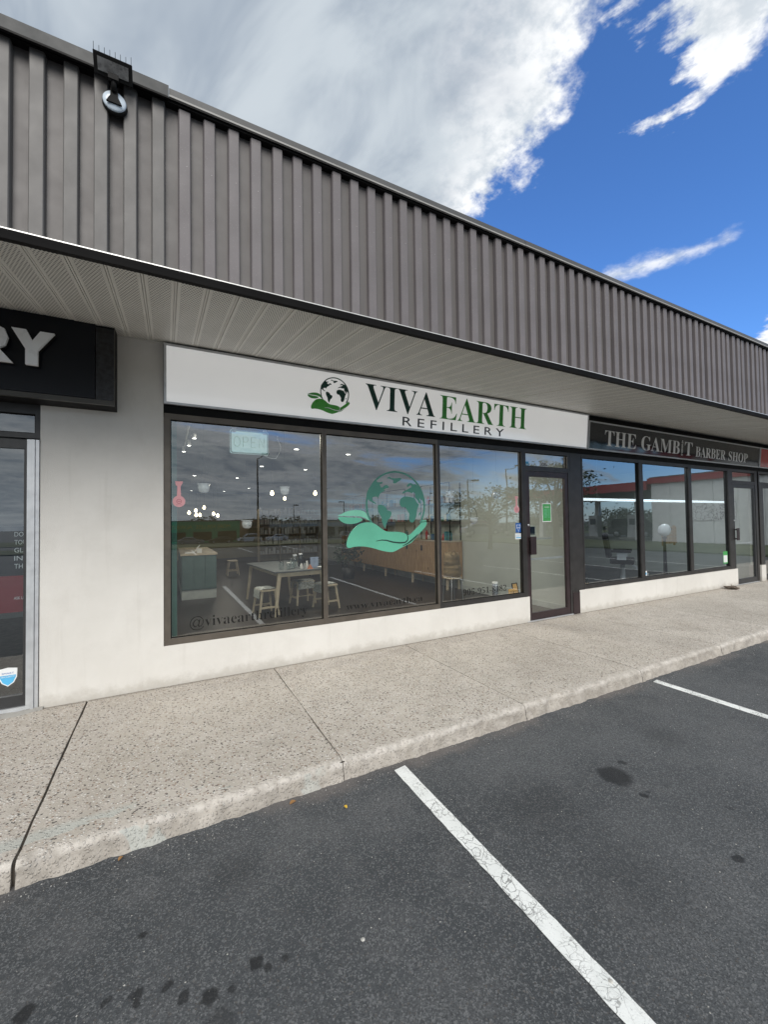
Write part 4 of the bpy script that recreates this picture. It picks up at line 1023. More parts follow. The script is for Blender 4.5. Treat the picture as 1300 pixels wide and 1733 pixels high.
# table
def table():
    t = thing('dining_table', 'pale wooden table with splayed legs covered in jars by the left mullion', 'table', (2.08, 2.50, 0), rz=R(4))
    W, D, H = .86, 1.9, .76
    m = MB(); m.box(-.48, .48, -.05, D+.05, H-.025, H); m.build('tabletop', 'grey_top', t, bevel=.004)
    m = MB(); m.box(-.36, .36, -.02, .01, H-.10, H-.026); m.box(-.36, .36, D-.02, D+.01, H-.10, H-.026); m.box(-.38, -.355, .011, D-.021, H-.10, H-.026); m.box(.355, .38, .011, D-.021, H-.10, H-.026); m.build('apron', 'birch', t)
    for sx in (-1, 1):
        for yy, sy in ((.0, -1), (D-.01, 1)): MB().bar((sx*.385, yy, H-.026), (sx*.47, yy+sy*.05, 0), .06, .035).build('leg', 'birch', t)
    return t
table()
def stool(name, lab, x, y, rz, throw=True, s=1.0, bench=False):
    t = thing(name, lab, 'stool', (x, y, 0), rz=rz)
    L, W, H = (.40, .28, .45)
    m = MB(); m.box(-L/2, L/2, -W/2, W/2, H-.03, H); m.build('seat', 'birch', t, bevel=.004)
    for sx in (-1, 1):
        for sy in (-1, 1): MB().bar((sx*(L/2-.05), sy*(W/2-.03), H-.03), (sx*(L/2+.0), sy*(W/2+.03), 0), .038, .026).build('leg', 'birch', t)
        m = MB(); m.box(sx*(L/2-.018)-.01, sx*(L/2-.018)+.01, -W/2-.015, W/2+.015, .13, .16); m.build('end_rail', 'birch', t)
    MB().box(-L/2, L/2, -.012, .012, .135, .155).build('stretcher', 'birch', t)
    for o in t.children:
        pass
    if throw:
        c = thing('woven_throw', ('pale woven throw folded over ' + lab.split(' with')[0]), 'throw', (x, y, H), rz=rz)
        m = MB(); vs = []; n = 14; q = 10
        for i in range(n+1):
            for j in range(q+1):
                a = (i/n-.5)*.36; b = (j/q-.5)*.62
                bb = max(-W/2-.008, min(W/2+.008, b)); zz = .012-max(0, abs(b)-W/2)*.95
                vs.append((a+noise.noise(Vector((a*9, b*9, x)))*.02, bb+math.copysign(max(0, abs(b)-W/2)*.12, b)+noise.noise(Vector((a*20, b*7, 3)))*.008, zz+noise.noise(Vector((a*14, b*14, 0)))*.006+.004))
        m._a(vs, [(i*(q+1)+j, i*(q+1)+j+1, (i+1)*(q+1)+j+1, (i+1)*(q+1)+j) for i in range(n) for j in range(q)], True); m.build('cloth', 'cloth', c)
    return t
stool('wooden_stool', 'nearest pale wooden stool with a cloth on top left of the table', 1.52, 2.75, R(96))
stool('wooden_stool', 'pale stool under the table with patterned throw hanging down', 2.36, 3.35, R(10))
stool('wooden_stool', 'pale stool right of the left mullion with one leg showing', 2.62, 2.72, R(100))
stool('wooden_stool', 'far small pale stool right of the green counter', 1.80, 9.0, R(90), False)
# things on the table
def jar(x, y, r, h, lab, lid='charcoal', cat='jar', col='clear'):
    t = thing('glass_jar', lab, cat, (x, y, .76))
    MB().lathe([(0, .0), (r*.9, .0), (r, .01), (r, h*.72), (r*.75, h*.82), (r*.75, h*.9)], 18).build('jar_body', col, t)
    MB().lathe([(r*.8, h*.88), (r*.8, h), (0, h)], 18).build('lid', lid, t)
jar(1.80, 2.75, .045, .15, 'squat glass jar at the left end of the table'); jar(1.90, 2.66, .035, .13, 'small glass jar second from the left on the table', 'white')
jar(2.00, 2.78, .06, .19, 'large glass jar with dark lid on the table'); jar(2.10, 2.95, .05, .24, 'tall glass jar behind on the table', 'silver'); jar(2.13, 2.63, .025, .09, 'tiny round white jar on the table', 'white', col='white')
jar(2.23, 2.62, .022, .14, 'white pump bottle beside the cone on the table', 'white', 'bottle', 'white'); jar(2.24, 3.05, .05, .25, 'tall dark glass jar behind the white pump bottle', 'silver', col='car_glass'); jar(2.52, 2.85, .05, .17, 'glass jar at the right end of the table', 'charcoal')
t = thing('paper_cone', 'terracotta pyramid standing on the table', 'ornament', (2.27, 2.56, .76)); m = MB(); m._a([(-.045, -.045, 0), (.045, -.045, 0), (.045, .045, 0), (-.045, .045, 0), (0, 0, .085)], [(0, 1, 4), (1, 2, 4), (2, 3, 4), (3, 0, 4), (3, 2, 1, 0)]); m.build('pyramid', simple('terracotta', (.42, .16, .08), .7), t)
t = thing('folded_card', 'pale blue open card standing on the table', 'card', (2.38, 2.66, .76)); m = MB(); m.box(-.075, -.001, 0, .002, 0, .20); m.box(.001, .075, 0, .002, 0, .20); m.build('card', simple('pale_blue_card', (.34, .42, .58), .6), t)
t = thing('soap_dish', 'white scalloped dish at the table edge', 'dish', (2.46, 2.58, .76)); MB().lathe([(0, .008), (.03, .008), (.05, .026), (.055, .03), (.04, .01), (0, .0)], 14).build('dish', 'white', t)
# pine cabinets along the party wall
t = thing('pine_cabinet', 'long knotty pine sideboard on legs along the party wall', 'cabinet', (5.62, 2.95, 0))
MB().box(.02, .41, 0, 6.4, .25, 1.10).build('carcass', 'pine', t)
MB().box(0, .415, -.01, 6.41, 1.101, 1.125).build('cabinet_top', 'birch', t)
for k in range(18):
    d = MB().box(-.002, .0195, .01+k*.3555, .01+k*.3555+.349, .262, 1.09).build('plank_door', 'pine', t)
    if k % 2 == 0: MB().box(-.022, -.0025, .01+k*.3555+.33, .01+k*.3555+.342, .86, .99).build('handle', 'black', d)
    else: MB().box(-.022, -.0025, .01+k*.3555+.007, .01+k*.3555+.019, .86, .99).build('handle', 'black', d)
for k in range(5):
    MB().bar((.06, .1+k*1.5, .25), (.04, .1+k*1.5, 0), .05, .04).build('leg', 'birch', t); MB().bar((.36, .1+k*1.5, .25), (.37, .1+k*1.5, 0), .05, .04).build('leg', 'birch', t)
# wall shelf frames with goods
rg2 = random.Random(11)
gcols = [simple('goods_%s' % n, c, .4) for n, c in (('red', (.45, .05, .05)), ('blue', (.04, .12, .25)), ('cream', (.55, .5, .38)), ('brown', (.12, .06, .03)), ('green', (.08, .2, .1)), ('pink', (.5, .22, .22)), ('white', (.65, .66, .66)), ('teal', (.05, .22, .26)))]
descr = ['red', 'blue', 'cream', 'brown', 'green', 'pink', 'white', 'teal']
def shelf_unit(y0, y1, n, lab, tag_):
    t = thing('wall_shelf', lab, 'shelf', (5.72, y0, 1.13))
    L = y1-y0
    m = MB()
    for yy in (0, L):
        m.box(0, .018, yy-.009, yy+.009, 0, 1.35); m.box(.30, .318, yy-.009, yy+.009, 0, 1.35)
    m.box(.0, .018, 0, L, 1.335, 1.35); m.build('black_frame', 'black', t)
    for z in (.43, .86): MB().box(-.005, .32, .0, L, z, z+.022).build('shelf_board', 'black' if z < .5 else 'charcoal', t)
    lev = [(0, 0), (.452, 1), (.882, 2)]
    for z, li in lev:
        yy = .08
        while yy < L-.1:
            ci = rg2.randrange(8); r = rg2.uniform(.025, .05); h = rg2.uniform(.10, .24)
            if rg2.random() < .8:
                nn_ = sum(1 for q_ in bpy.data.objects if q_.get('pk') == (tag_+str(li)+str(ci)))
                p_ = thing('shop_product', f'{descr[ci]} container{["", " second from the street", " third from the street", " fourth from the street", " fifth from the street"][nn_]} on the {["cabinet top", "lower shelf", "upper shelf"][li]} of {tag_}', 'container', (5.76+rg2.uniform(0, .08), y0+yy, 1.13+z), group='packaged goods on the shelves'); p_['pk'] = tag_+str(li)+str(ci)
                if rg2.random() < .5: MB().box(-r, r, -r, r, 0, h).build('box_body', gcols[ci], p_); MB().box(-r*1.0, r*1.0, -r*1.01, r*1.01, h, h+.006).build('box_lid', gcols[(ci+3) % 8], p_)
                else: MB().lathe([(0, 0), (r, 0), (r, h*.7), (r*.5, h*.85), (r*.5, h*.88)], 12).build('bottle_body', gcols[ci], p_); MB().lathe([(r*.55, h*.87), (r*.55, h), (0, h)], 12).build('cap', gcols[(ci+5) % 8], p_)
            yy += r*2+rg2.uniform(.02, .10)
shelf_unit(3.0, 4.2, 3, 'black metal wall shelf above the near end of the pine sideboard', 'the near wall shelf')
shelf_unit(5.0, 6.6, 3, 'black metal wall shelf behind the mint globe decal', 'the middle wall shelf')
shelf_unit(7.6, 9.2, 3, 'far black metal wall shelf above the sideboard', 'the far wall shelf')
# rear shelving seen between the reflections
t = thing('rear_shelving', 'cream shelving full of goods at the back of the shop', 'shelving', (3.4, 13.0, 0))
MB().box(0, 2.6, .36, .38, 0, 2.2).build('back_board', 'cream', t)
for k in range(5): MB().box(0, 2.6, 0, .359, .28+k*.42, .30+k*.42).build('shelf_board', 'birch', t)
for k in range(4): MB().box(-.01+k*.87, .02+k*.87, -.01, .359, 0, 2.2).build('upright', 'birch', t)
m = MB(); r9 = random.Random(4)
for k in range(5):
    q = .05
    while q < 2.5: w9 = r9.uniform(.05, .1); m.box(q, q+w9, .05, .2, .301+k*.42, .301+k*.42+r9.uniform(.1, .3)); q += w9+r9.uniform(.01, .08)
tag(m.build('goods', 'white', t), kind='stuff')
# round dark plant stand / display left of the cabinet
t = thing('potted_plant', 'large dark leafy plant behind the hand decal on the middle window', 'plant', (4.55, 6.2, 0))
MB().lathe([(0, 0), (.16, 0), (.2, .3), (.17, .3), (0, .27)], 18).build('pot', 'charcoal', t)
m = MB(); r9 = random.Random(8)
for k in range(260):
    a = r9.uniform(0, 6.28); e = r9.uniform(-.5, 1.4); L = r9.uniform(.15, .48); c = Vector((math.cos(a)*math.cos(e), math.sin(a)*math.cos(e), math.sin(e)))*L+Vector((0, 0, .62))
    u_ = Vector((r9.gauss(0, 1), r9.gauss(0, 1), r9.gauss(0, 1))).normalized()*.07; v_ = Vector((r9.gauss(0, 1), r9.gauss(0, 1), r9.gauss(0, 1))).normalized()*.035
    m._a([c-u_, c+v_, c+u_, c-v_], [(0, 1, 2, 3)])
tag(m.build('foliage', 'foliage2', t), kind='stuff'); MB().tube([(0, 0, .27), (.02, 0, .7)], .02, 6).build('stem', 'bark', t)
# display bench
t = thing('display_bench', 'low dark display bench behind the middle window', 'bench', (3.7, 7.0, 0)); MB().box(0, 1.2, 0, .4, .36, .40).build('seat', 'charcoal', t)
for a, b in ((.05, .05), (1.12, .05), (.05, .33), (1.12, .33)): MB().box(a, a+.04, b, b+.04, 0, .36).build('leg', 'charcoal', t)
# baskets on metal stool
t = thing('metal_stool', 'slim white metal stool under the woven baskets', 'stool', (4.98, 1.95, 0))
MB().lathe([(0, .48), (.18, .48), (.185, .47), (.18, .455), (0, .455)], 24).build('seat', 'birch', t)
for k in range(4):
    a = math.pi/4+k*math.pi/2; MB().tube([(.12*math.cos(a), .12*math.sin(a), .455), (.17*math.cos(a), .17*math.sin(a), .44), (.20*math.cos(a), .20*math.sin(a), 0)], .010, 7).build('leg', 'silver', t)
def basket(x, y, z, r, h, lab, rz):
    t = thing('seagrass_basket', lab, 'basket', (x, y, z), rz=rz)
    MB().lathe([(0, 0), (r*.72, .0), (r*.95, h*.18), (r, h*.40), (r*.93, h*.62), (r*.97, h*.66), (r*.86, h*.85), (r*.80, h), (r*.76, h), (r*.82, h*.6), (r*.6, h*.1), (0, .02)], 32).build('woven_body', 'weave', t)
    for s_ in (-1, 1):
        MB().tube([(s_*r*.80+0*k, (-.05+.1*k/8), h*.93+.075*math.sin(math.pi*k/8)) if False else (s_*(r*.80+.05*math.sin(math.pi*k/8)), -.05+.1*k/8, h*.93+.07*math.sin(math.pi*k/8)) for k in range(9)], .008, 6).build('handle', 'weave', t)
basket(4.98, 1.95, .482, .185, .27, 'lower woven seagrass basket standing on the white stool', .4)
basket(4.96, 1.95, .69, .165, .27, 'upper woven seagrass basket nested on the lower one', 1.2)
# things on the display ledge
t = thing('patterned_tin', 'patterned cylindrical tin with white lid on the window ledge', 'tin', (4.40, .14, .416)); MB().lathe([(0, 0), (.042, 0), (.042, .205), (0, .205)], 20).build('tin_body', 'tin', t); MB().lathe([(.044, .205), (.044, .235), (0, .235)], 20).build('lid', 'white', t)
t = thing('picture_frame', 'black picture frame leaning in the window corner beside the door', 'picture frame', (4.76, .115, .416)); m = MB(); m.prism_x([(0, 0), (.012, 0), (.058, .19), (.046, .19)], 0, .012)
m = MB(); m.frame(0, .12, 0, .185, 0, .012, .014, .014, .014, .014); o = m.build('frame', 'black', t); MB().box(.0145, .1055, .004, .010, .0145, .1705).build('picture', 'amber', t)
for o in t.children: o.rotation_euler = (-.25, .0, 0)
t = thing('greeting_card', 'small orange and cream card beside the picture frame on the ledge', 'card', (4.655, .12, .416)); MB().box(0, .10, 0, .004, 0, .10).build('card', 'amber', t)
t = thing('tablet_stand', 'dark tablet screen in a grey stand behind the door glass', 'tablet', (5.10, .16, 1.30)); MB().box(.03, .20, 0, .012, .04, .17).build('screen', 'screen', t); MB().box(.0, .24, .013, .03, .0, .19).build('bezel', 'wall_grey', t); MB().box(.0, .62, .03, .06, -.045, -.02).build('arm', 'silver', t)
# ceiling downlights
dl = thing('ceiling_downlight', 'round lit downlight in the shop ceiling nearest the middle of the left window', 'downlight', (2.22, 3.2, 3.018), group='lit downlights in the shop ceiling')
MB().lathe([(0, -.002), (.045, -.002)], 20).build('lens', 'lamp_disc', dl); MB().lathe([(.045, -.004), (.062, -.004), (.065, .0)], 20).build('trim_ring', 'white', dl)
spots = [(3.38, 3.36, 'above the mint globe decal in the middle window'), (2.09, 5.86, 'left of centre in the second row'), (3.28, 6.08, 'right of centre in the second row'), (.70, 8.55, 'over the green counter end'), (1.93, 8.8, 'in the third row beside the reflected lamp post'), (1.10, 3.02, 'seen behind the OPEN sign'), (2.9, 12.5, 'far back above the shelving'), (1.4, 12.5, 'far back near the left wall'), (2.2, 14.5, 'in the last row on the right'), (.9, 14.5, 'in the last row on the left')]
for x, y, s_ in spots: dup(dl, (x, y, 3.018), 'round lit ceiling downlight ' + s_)
for x, y, s_ in [(.366, 2.257, 'top'), (.321, 2.914, 'middle'), (.262, 3.574, 'lowest')]:
    t = thing('track_spotlight', f'{s_} track spotlight of three at the upper left of the left window', 'spotlight', (x, y, 3.0), group='track spotlights'); 
    o = MB().lathe([(0, -.10), (.028, -.10), (.028, .0), (0, 0)], 12).build('can', 'white', t); l = MB().lathe([(0, -.102), (.026, -.102)], 12).build('lens', 'lamp_disc', t)
MB().box(.27, .29, 1.9, 4.0, 3.0, 3.018).build('light_track', 'white', bld)
# pendant bulbs
bulbs = [(345.5, 858.5, 9.5), (331.5, 863.5, 9.5), (320, 867, 9.5), (332, 871, 9.5), (338.5, 871, 9.5), (361.5, 869, 9.5), (368.5, 872, 9.5), (460.5, 834, 5.2), (533.5, 834, 5.2), (482, 843, 8.0)]
def unp(u, v_, Y):
    d = f2+r3*((u-650)/693)-u3*((v_-866.5)/693); c = Vector((0, -4.6, 1.58)); return c+d*((Y-c.y)/d.y)
BP = [(.645, 9.5, 1.972), (.485, 9.5, 1.922), (.353, 9.5, 1.882), (.491, 9.5, 1.829), (.566, 9.5, 1.826), (.831, 9.5, 1.846), (.914, 9.5, 1.8), (1.345, 5.2, 2.09), (2.05, 5.2, 2.08), (1.9, 8.0, 2.11)]
BP = [tuple(unp(u, v_, Y)) for u, v_, Y in bulbs]
whr = ['highest of the far left cluster', 'upper left of the far cluster', 'leftmost of the far cluster', 'low in the far cluster beside the leftmost', 'low in the far cluster, second of a close pair', 'left of the pair near the green counter end', 'right of the pair near the green counter end', 'left of the second hanging pot', 'right of the second hanging pot by the mullion', 'just under the second hanging pot']
for (x, y, z), s_ in zip(BP, whr):
    t = thing('pendant_bulb', 'glowing filament bulb on a cord, ' + s_, 'pendant lamp', (x, y, z), group='filament bulbs hanging in the shop')
    MB().lathe([(0, -.065), (.02, -.062), (.04, -.035), (.042, -.01), (.03, .025), (.016, .05)], 14).build('bulb', 'bulb', t); MB().lathe([(.017, .05), (.017, .085), (0, .085)], 10).build('socket', 'black', t); MB().tube([(0, 0, .085), (0, 0, 3.02-z)], .003, 4).build('cord', 'black', t)
# room lights of the downlights; the two nearest the glass are added fill
for x, y in ((.9, 1.9), (4.2, 1.6), (2.2, 3.4), (3.4, 6.2), (1.6, 8.8), (2.2, 13.0)):
    a = bpy.data.lights.new('downlight_glow', 'AREA'); a.shape = 'DISK'; a.size = .5; a.energy = 30 if y < 5 else 12; a.color = (1, .93, .82)
    o = bpy.data.objects.new('downlight_glow', a); COL.objects.link(o); o.location = (x, y, 2.98)

for x, y in ((8.6, .9), (10.9, 1.2)):  # fill lights added near the ceiling to brighten the barber interior
    a = bpy.data.lights.new('tube_glow', 'AREA'); a.shape = 'DISK'; a.size = .6; a.energy = 22; a.color = (.93, .97, 1)
    o = bpy.data.objects.new('tube_glow', a); COL.objects.link(o); o.location = (x, y, 2.95)
# ================================================================ BARBER SHOP INTERIOR
t = thing('wall_led_tube', 'long white light tube running behind all three barber windows', 'light tube', (6.35, .42, 1.93))
MB().box(0, 6.1, 0, .03, 0, .045).build('diffuser', 'led', t); MB().box(0, 6.1, .031, .05, -.005, .05).build('housing', 'white', t)
for xx in (1.0, 4.0): MB().tube([(xx, .04, .05), (xx, .04, 1.1)], .002, 4).build('hanging_wire', 'silver', t)
t = thing('hood_dryer', 'white rounded machine head on a dark tapering stand in the second barber window', 'hair dryer', (10.16, .75, 0))
o = MB().lathe([(0, -.14), (.06, -.135), (.11, -.09), (.13, -.02), (.125, .06), (.08, .12), (.03, .145), (0, .15)], 22).build('hood', 'pot_white', t); o.location = (0, 0, 1.30); o.rotation_euler = (.2, .15, 0)
MB().tube([(.0, 0, .08), (.0, 0, 1.12)], .045, 10, r1=.025).build('stand', 'black', t); MB().lathe([(0, .0), (.28, .0), (.28, .03), (.05, .09), (0, .09)], 20).build('base', 'charcoal', t); MB().lathe([(.03, 0), (.055, .05), (.03, .08)], 12).build('collar', 'charcoal', t, loc=(0, 0, 1.08)); MB().box(.06, .10, -.115, -.10, 1.30, 1.35).build('vent', 'black', t)
t = thing('barber_chair', 'dark padded barber chair left of the white hood dryer', 'barber chair', (10.15, 1.75, 0), rz=.5)
MB().lathe([(0, 0), (.30, 0), (.30, .03), (.06, .06), (.05, .45), (0, .45)], 20).build('pedestal', 'silver', t)
MB().box(-.26, .26, -.26, .26, .45, .60).build('seat', 'black', t, bevel=.03); o = MB().box(-.25, .25, .0, .10, 0, .62).build('backrest', 'black', t, bevel=.03); o.location = (0, .24, .60); o.rotation_euler = (-.15, 0, 0); MB().box(-.13, .13, .34, .40, 1.24, 1.38).build('headrest', 'black', t, bevel=.02)
for s_ in (-1, 1): MB().box(s_*.30-.03, s_*.30+.03, -.2, .22, .74, .80).build('armrest', 'black', t, bevel=.01); MB().box(s_*.30-.01, s_*.30+.01, -.1, .1, .56, .74).build('arm_support', 'silver', t)
MB().box(-.18, .18, -.55, -.40, .18, .22).build('footrest', 'silver', t); MB().bar((0, -.2, .44), (0, -.48, .2), .05).build('footrest_arm', 'silver', t)
t = thing('wooden_pallet', 'pale boarded wooden panel leaning behind the hood dryer', 'wooden panel', (11.15, 1.3, .92))
for k in range(5): MB().box(0, .62, 0, .02, k*.088, k*.088+.080).build('board', 'pine', t)
for xx in (.02, .54): MB().box(xx, xx+.06, .0205, .05, -.05, .46).build('batten', 'pine', t)
def scribble():
    m, tt, b = new_mat('black_line_drawing'); v_ = tt.obj(); ve = tt.node('ShaderNodeVectorMath', {'operation': 'ADD'}, i0=v_, i1=tt.node('ShaderNodeVectorMath', {'operation': 'SCALE'}, i0=tt.noise(v_, 5.0, 3.0, out=1), Scale=.25))
    e = tt.ss(tt.vor(ve, 9.0, 'DISTANCE_TO_EDGE'), .05, .02); tt._set(b.inputs['Base Color'], tt.mix(e, (.50, .52, .50), (.03, .03, .03))); return m
t = thing('line_drawing_mural', 'large black line drawing panel on the barber shop side wall', 'artwork', (12.86, .45, 1.50)); MB().box(0, .03, 0, 1.0, 0, .55).build('canvas', scribble(), t); MB().frame(0, .001, 0, .001, 0, .001, .0001, .0001, .0001, .0001)
o = text('lettering', 'THE GAM', 0, .50, 0, .16, 0, 'ink', t, .004, False, off=.01); o.rotation_euler = (0, R(-90), R(-90)); o.location = (-.004, .18, .02)
t = thing('hand_weight', 'small black and white dumbbell shaped roller on the barber window sill', 'roller', (10.55, .13, .43)); m = MB(); m.tube([(0, 0, 0), (.42, 0, 0)], .010, 8); m.build('bar', 'white', t)
for xx in (-.05, .36): m = MB(); m.tube([(xx, 0, 0), (xx+.11, 0, 0)], .018, 10); m.build('grip', 'black', t)
t = thing('flower_vase', 'dark vase with a yellow flower at the left corner of the first barber window', 'vase', (6.52, .2, .411)); MB().lathe([(0, 0), (.05, 0), (.075, .1), (.05, .22), (.03, .27), (0, .27)], 16).build('vase', 'black', t)
m = MB()
for k in range(9):
    a = k*.7; m._a([(0, -.06, .03), (.05*math.cos(a), -.06, .03+.05*math.sin(a)), (.05*math.cos(a+.4), -.075, .03+.05*math.sin(a+.4))], [(0, 1, 2)])
m.build('petals', 'leaf_yellow', t); MB().tube([(0, -.04, .16), (.03, -.06, .06)], .003, 5).build('stem', 'foliage', t)
t = thing('fallen_branch', 'dark clump of debris lying on the sidewalk below the barber sill', 'debris', (10.95, -.18, .0)); bm = bmesh.new(); bmesh.ops.create_icosphere(bm, subdivisions=3, radius=.11)
for q in bm.verts: q.co *= 1+.5*noise.fractal(q.co*14, 1, 2, 3); q.co.z = q.co.z*.35+.035
me = bpy.data.meshes.new('clump'); bm.to_mesh(me); bm.free(); me.materials.append(M['bark']); link('clump', me, t); MB().tube([(0, 0, .05), (.02, .02, .11)], .008, 5, r1=.003).build('twig', 'bark', t)

# ================================================================ WHAT THE GLASS REFLECTS: the rest of the plaza
# red-fascia wing with grey panels, running out towards the viewer's side on the right
wg = thing('red_fascia_wing', 'grey panelled building with red fascia standing across the grass verge', 'building')
MB().box(30.6, 42, -12.2, -2.2, -.12, 4.0).build('wall_core', 'panel_grey', wg)
for k in range(8): MB().box(30.55, 30.598, -12.2+k*1.25+.01, -12.2+k*1.25+1.24, -.05, 3.99).build('wall_panel', 'panel_grey', wg)
MB().box(30.4, 42.2, -12.4, -2.0, 4.001, 4.42).build('red_fascia', 'canopy_red', wg); MB().box(30.5, 42, -12.3, -2.1, 4.421, 4.5).build('roof', 'roofing', wg)
cn = thing('fuel_canopy', 'flat red edged canopy on grey columns beyond the panelled building', 'canopy')
MB().box(30.4, 44, -26, -12.45, 3.60, 4.25).build('red_fascia', 'canopy_red', cn); MB().box(30.6, 43.8, -25.8, -12.6, 3.56, 3.599).build('underside', 'roofing', cn)
for a, b in ((32.5, -14.2), (32.5, -23.5), (41, -14.2), (41, -23.5)): MB().box(a-.22, a+.22, b-.22, b+.22, -.12, 3.56).build('column', 'panel_grey', cn)
for q, (a, b) in enumerate(((34, -15.5), (34, -19.0))):
    t = thing('fuel_pump', f'{["nearer", "farther"][q]} grey fuel pump under the red canopy', 'fuel pump', (a, b, -.12)); MB().box(-.3, .3, -.45, .45, .15, 2.0).build('cabinet', 'panel_grey', t, bevel=.03); MB().box(-.6, .6, -1, 1, 0, .149).build('island', 'concrete', t); MB().box(-.31, -.301, -.3, .3, 1.2, 1.7).build('display', 'screen', t); MB().tube([(-.32, .3, 1.5), (-.5, .35, .8), (-.34, .4, .5), (-.32, .38, 1.1)], .02, 6).build('hose', 'black', t)
# stores along the far side
def store(name, lab, x0, x1, y, h, depth, wall, band, bandz, txt=None, roofm='roofing'):
    g = gz(y); t = thing(name, lab, 'building', (x0, y, g)); L = x1-x0
    MB().box(0, L, -depth, 0, 0, h).build('wall', wall, t)
    MB().box(-.1, L+.1, -depth-.1, .12, h, h+.2).build('parapet', roofm, t)
    if band: MB().box(0, L, .001, .12, bandz[0], bandz[1]).build('sign_band', band, t)
    n = max(2, int(L/4.2))
    for k in range(n):
        a = L*(k+.12)/n; b = L*(k+.88)/n; w_ = MB().frame(a, b, .4, bandz[0]-.3, .0005, .06, .08, .08, .08, .08).build('window', 'charcoal', t); MB().box(a+.08, b-.08, .01, .02, .48, bandz[0]-.38).build('pane', 'car_glass', w_)
    return t, L
t, L = store('green_supermarket', 'low dark green supermarket with yellow slogan across the far lot', -6, 14, -90, 4.6, 16, 'store_green', 'store_green', (2.7, 4.5))
text('sign_letters', 'ALWAYS', 10.5, 6.6, 3.1, 3.9, 0, 'leaf_yellow', t, .05); text('sign_letters', 'MORE FOR LESS', 15.5+2.5, 11.2, 3.1, 3.9, 0, 'leaf_yellow', t, .05)
for o in t.children:
    if o.name.startswith('sign_letters'):
        for q in o.data.vertices: q.co.y = .13-q.co.y
store('brick_shop', 'small red brick shop between the green supermarket and the cream plaza', 16, 21, -92, 4.8, 12, 'brick', 'charcoal', (3.2, 4.2))
store('cream_plaza', 'long cream plaza of small shops behind the parked cars', 22, 58, -98, 4.4, 14, 'cream', 'baseboard', (3.0, 3.9))
store('tan_plaza', 'tan low building at the far right of the lot', 64, 92, -96, 4.2, 14, 'wall_olive', 'brick', (2.9, 3.7))
# trees
def tree(lab, x, y, h, cr, n, seed, mat='foliage', flat=.75, base=None, group=None, leafs=.18):
    g = gz(y); t = thing('tree', lab, 'tree', (x, y, g), group=group); rr_ = random.Random(seed)
    base = base if base is not None else h*.35
    m = MB(); m.tube([(0, 0, -.1), (.05, .03, base*.6), (-.03, .06, base), (.05, 0, h*.75)], h*.035, 8, r1=h*.008)
    cl = []
    for k in range(9):
        a = k*2.4+rr_.uniform(-.3, .3); L = cr*rr_.uniform(.5, .95); z = base+(h-base)*rr_.uniform(.15, .85)
        tip = (math.cos(a)*L, math.sin(a)*L, z); m.tube([(0, 0, base*.8+(z-base)*.4), (tip[0]*.5, tip[1]*.5, z-(h-base)*.05), tip], h*.014, 5, r1=h*.004); cl.append(tip)
    for k in range(16):
        a = rr_.uniform(0, 6.28); L = cr*math.sqrt(rr_.random())*.9; cl.append((math.cos(a)*L, math.sin(a)*L, base+(h-base)*(rr_.uniform(.2, 1)*(1-.35*(L/cr)**2))))
    m.build('trunk', 'bark', t); m = MB()
    for k in range(n):
        c = Vector(rr_.choice(cl))+Vector((rr_.gauss(0, cr*.20), rr_.gauss(0, cr*.20), rr_.gauss(0, cr*.09*flat/.5)))
        u_ = Vector((rr_.gauss(0, 1), rr_.gauss(0, 1), rr_.gauss(0, .5))).normalized()*leafs; w_ = Vector((rr_.gauss(0, 1), rr_.gauss(0, 1), rr_.gauss(0, 1))).normalized()*leafs*.5
        m._a([c-u_, c+w_, c+u_, c-w_], [(0, 1, 2, 3)])
    tag(m.build('crown', mat, t), kind='stuff'); return t
tree('small open layered tree reflected in the window beside the shop door', 17.0, -14.0, 4.1, 2.3, 2600, 1, flat=.30, base=1.6, leafs=.10)
tree('airy tree reflected above the shop door', 21.5, -13.0, 5.6, 2.2, 2200, 2, flat=.5, base=2.4, leafs=.12)
t0 = tree('broad dark tree in the far hedge line', 25, -112, 9.5, 6.5, 1700, 3, 'foliage2', .9, 1.5, 'distant trees beyond the plaza', .6)
t0.scale = (.62, .62, .6); t1 = tree('tall dark tree at the fuel canopy', 60, -45, 8.0, 5.5, 1800, 5, 'foliage2', .9, 1.2, 'distant trees beyond the plaza', .45)
t1.scale = (.7, .7, .7); rt = random.Random(9)
spotsT = [(-18, -118), (-4, -120), (8, -116), (18, -118), (33, -116), (41, -119), (50, -115), (60, -118), (70, -112), (80, -116), (92, -108), (104, -112), (118, -100), (70, -60), (82, -48), (78, -75), (95, -62), (66, -34), (110, -50), (74, -28), (92, -36)]
side_w = ['far left', 'left of the lamp post', 'beyond the green supermarket', 'behind the brick shop', 'beside the brick shop', 'behind the cream plaza', 'left of the globe decal reflection', 'inside the globe decal reflection', 'right of the globe decal reflection', 'beyond the tan building', 'right of the tan building', 'farther right of the tan building', 'at the end of the row', 'behind the fuel canopy', 'right behind the fuel canopy', 'left behind the fuel canopy', 'deep behind the fuel canopy', 'just past the canopy edge', 'far past the canopy', 'nearest the canopy column', 'beside the canopy column']
for q, ((x, y), s_) in enumerate(zip(spotsT, side_w)):
    src = t1 if q > 12 else t0; k = rt.uniform(.42, .68)
    dup(src, (x, y, gz(y)-.6), f'dark broadleaf tree in the distance, {s_}', rt.uniform(0, 6), (k, k, k*rt.uniform(.85, 1.1)))
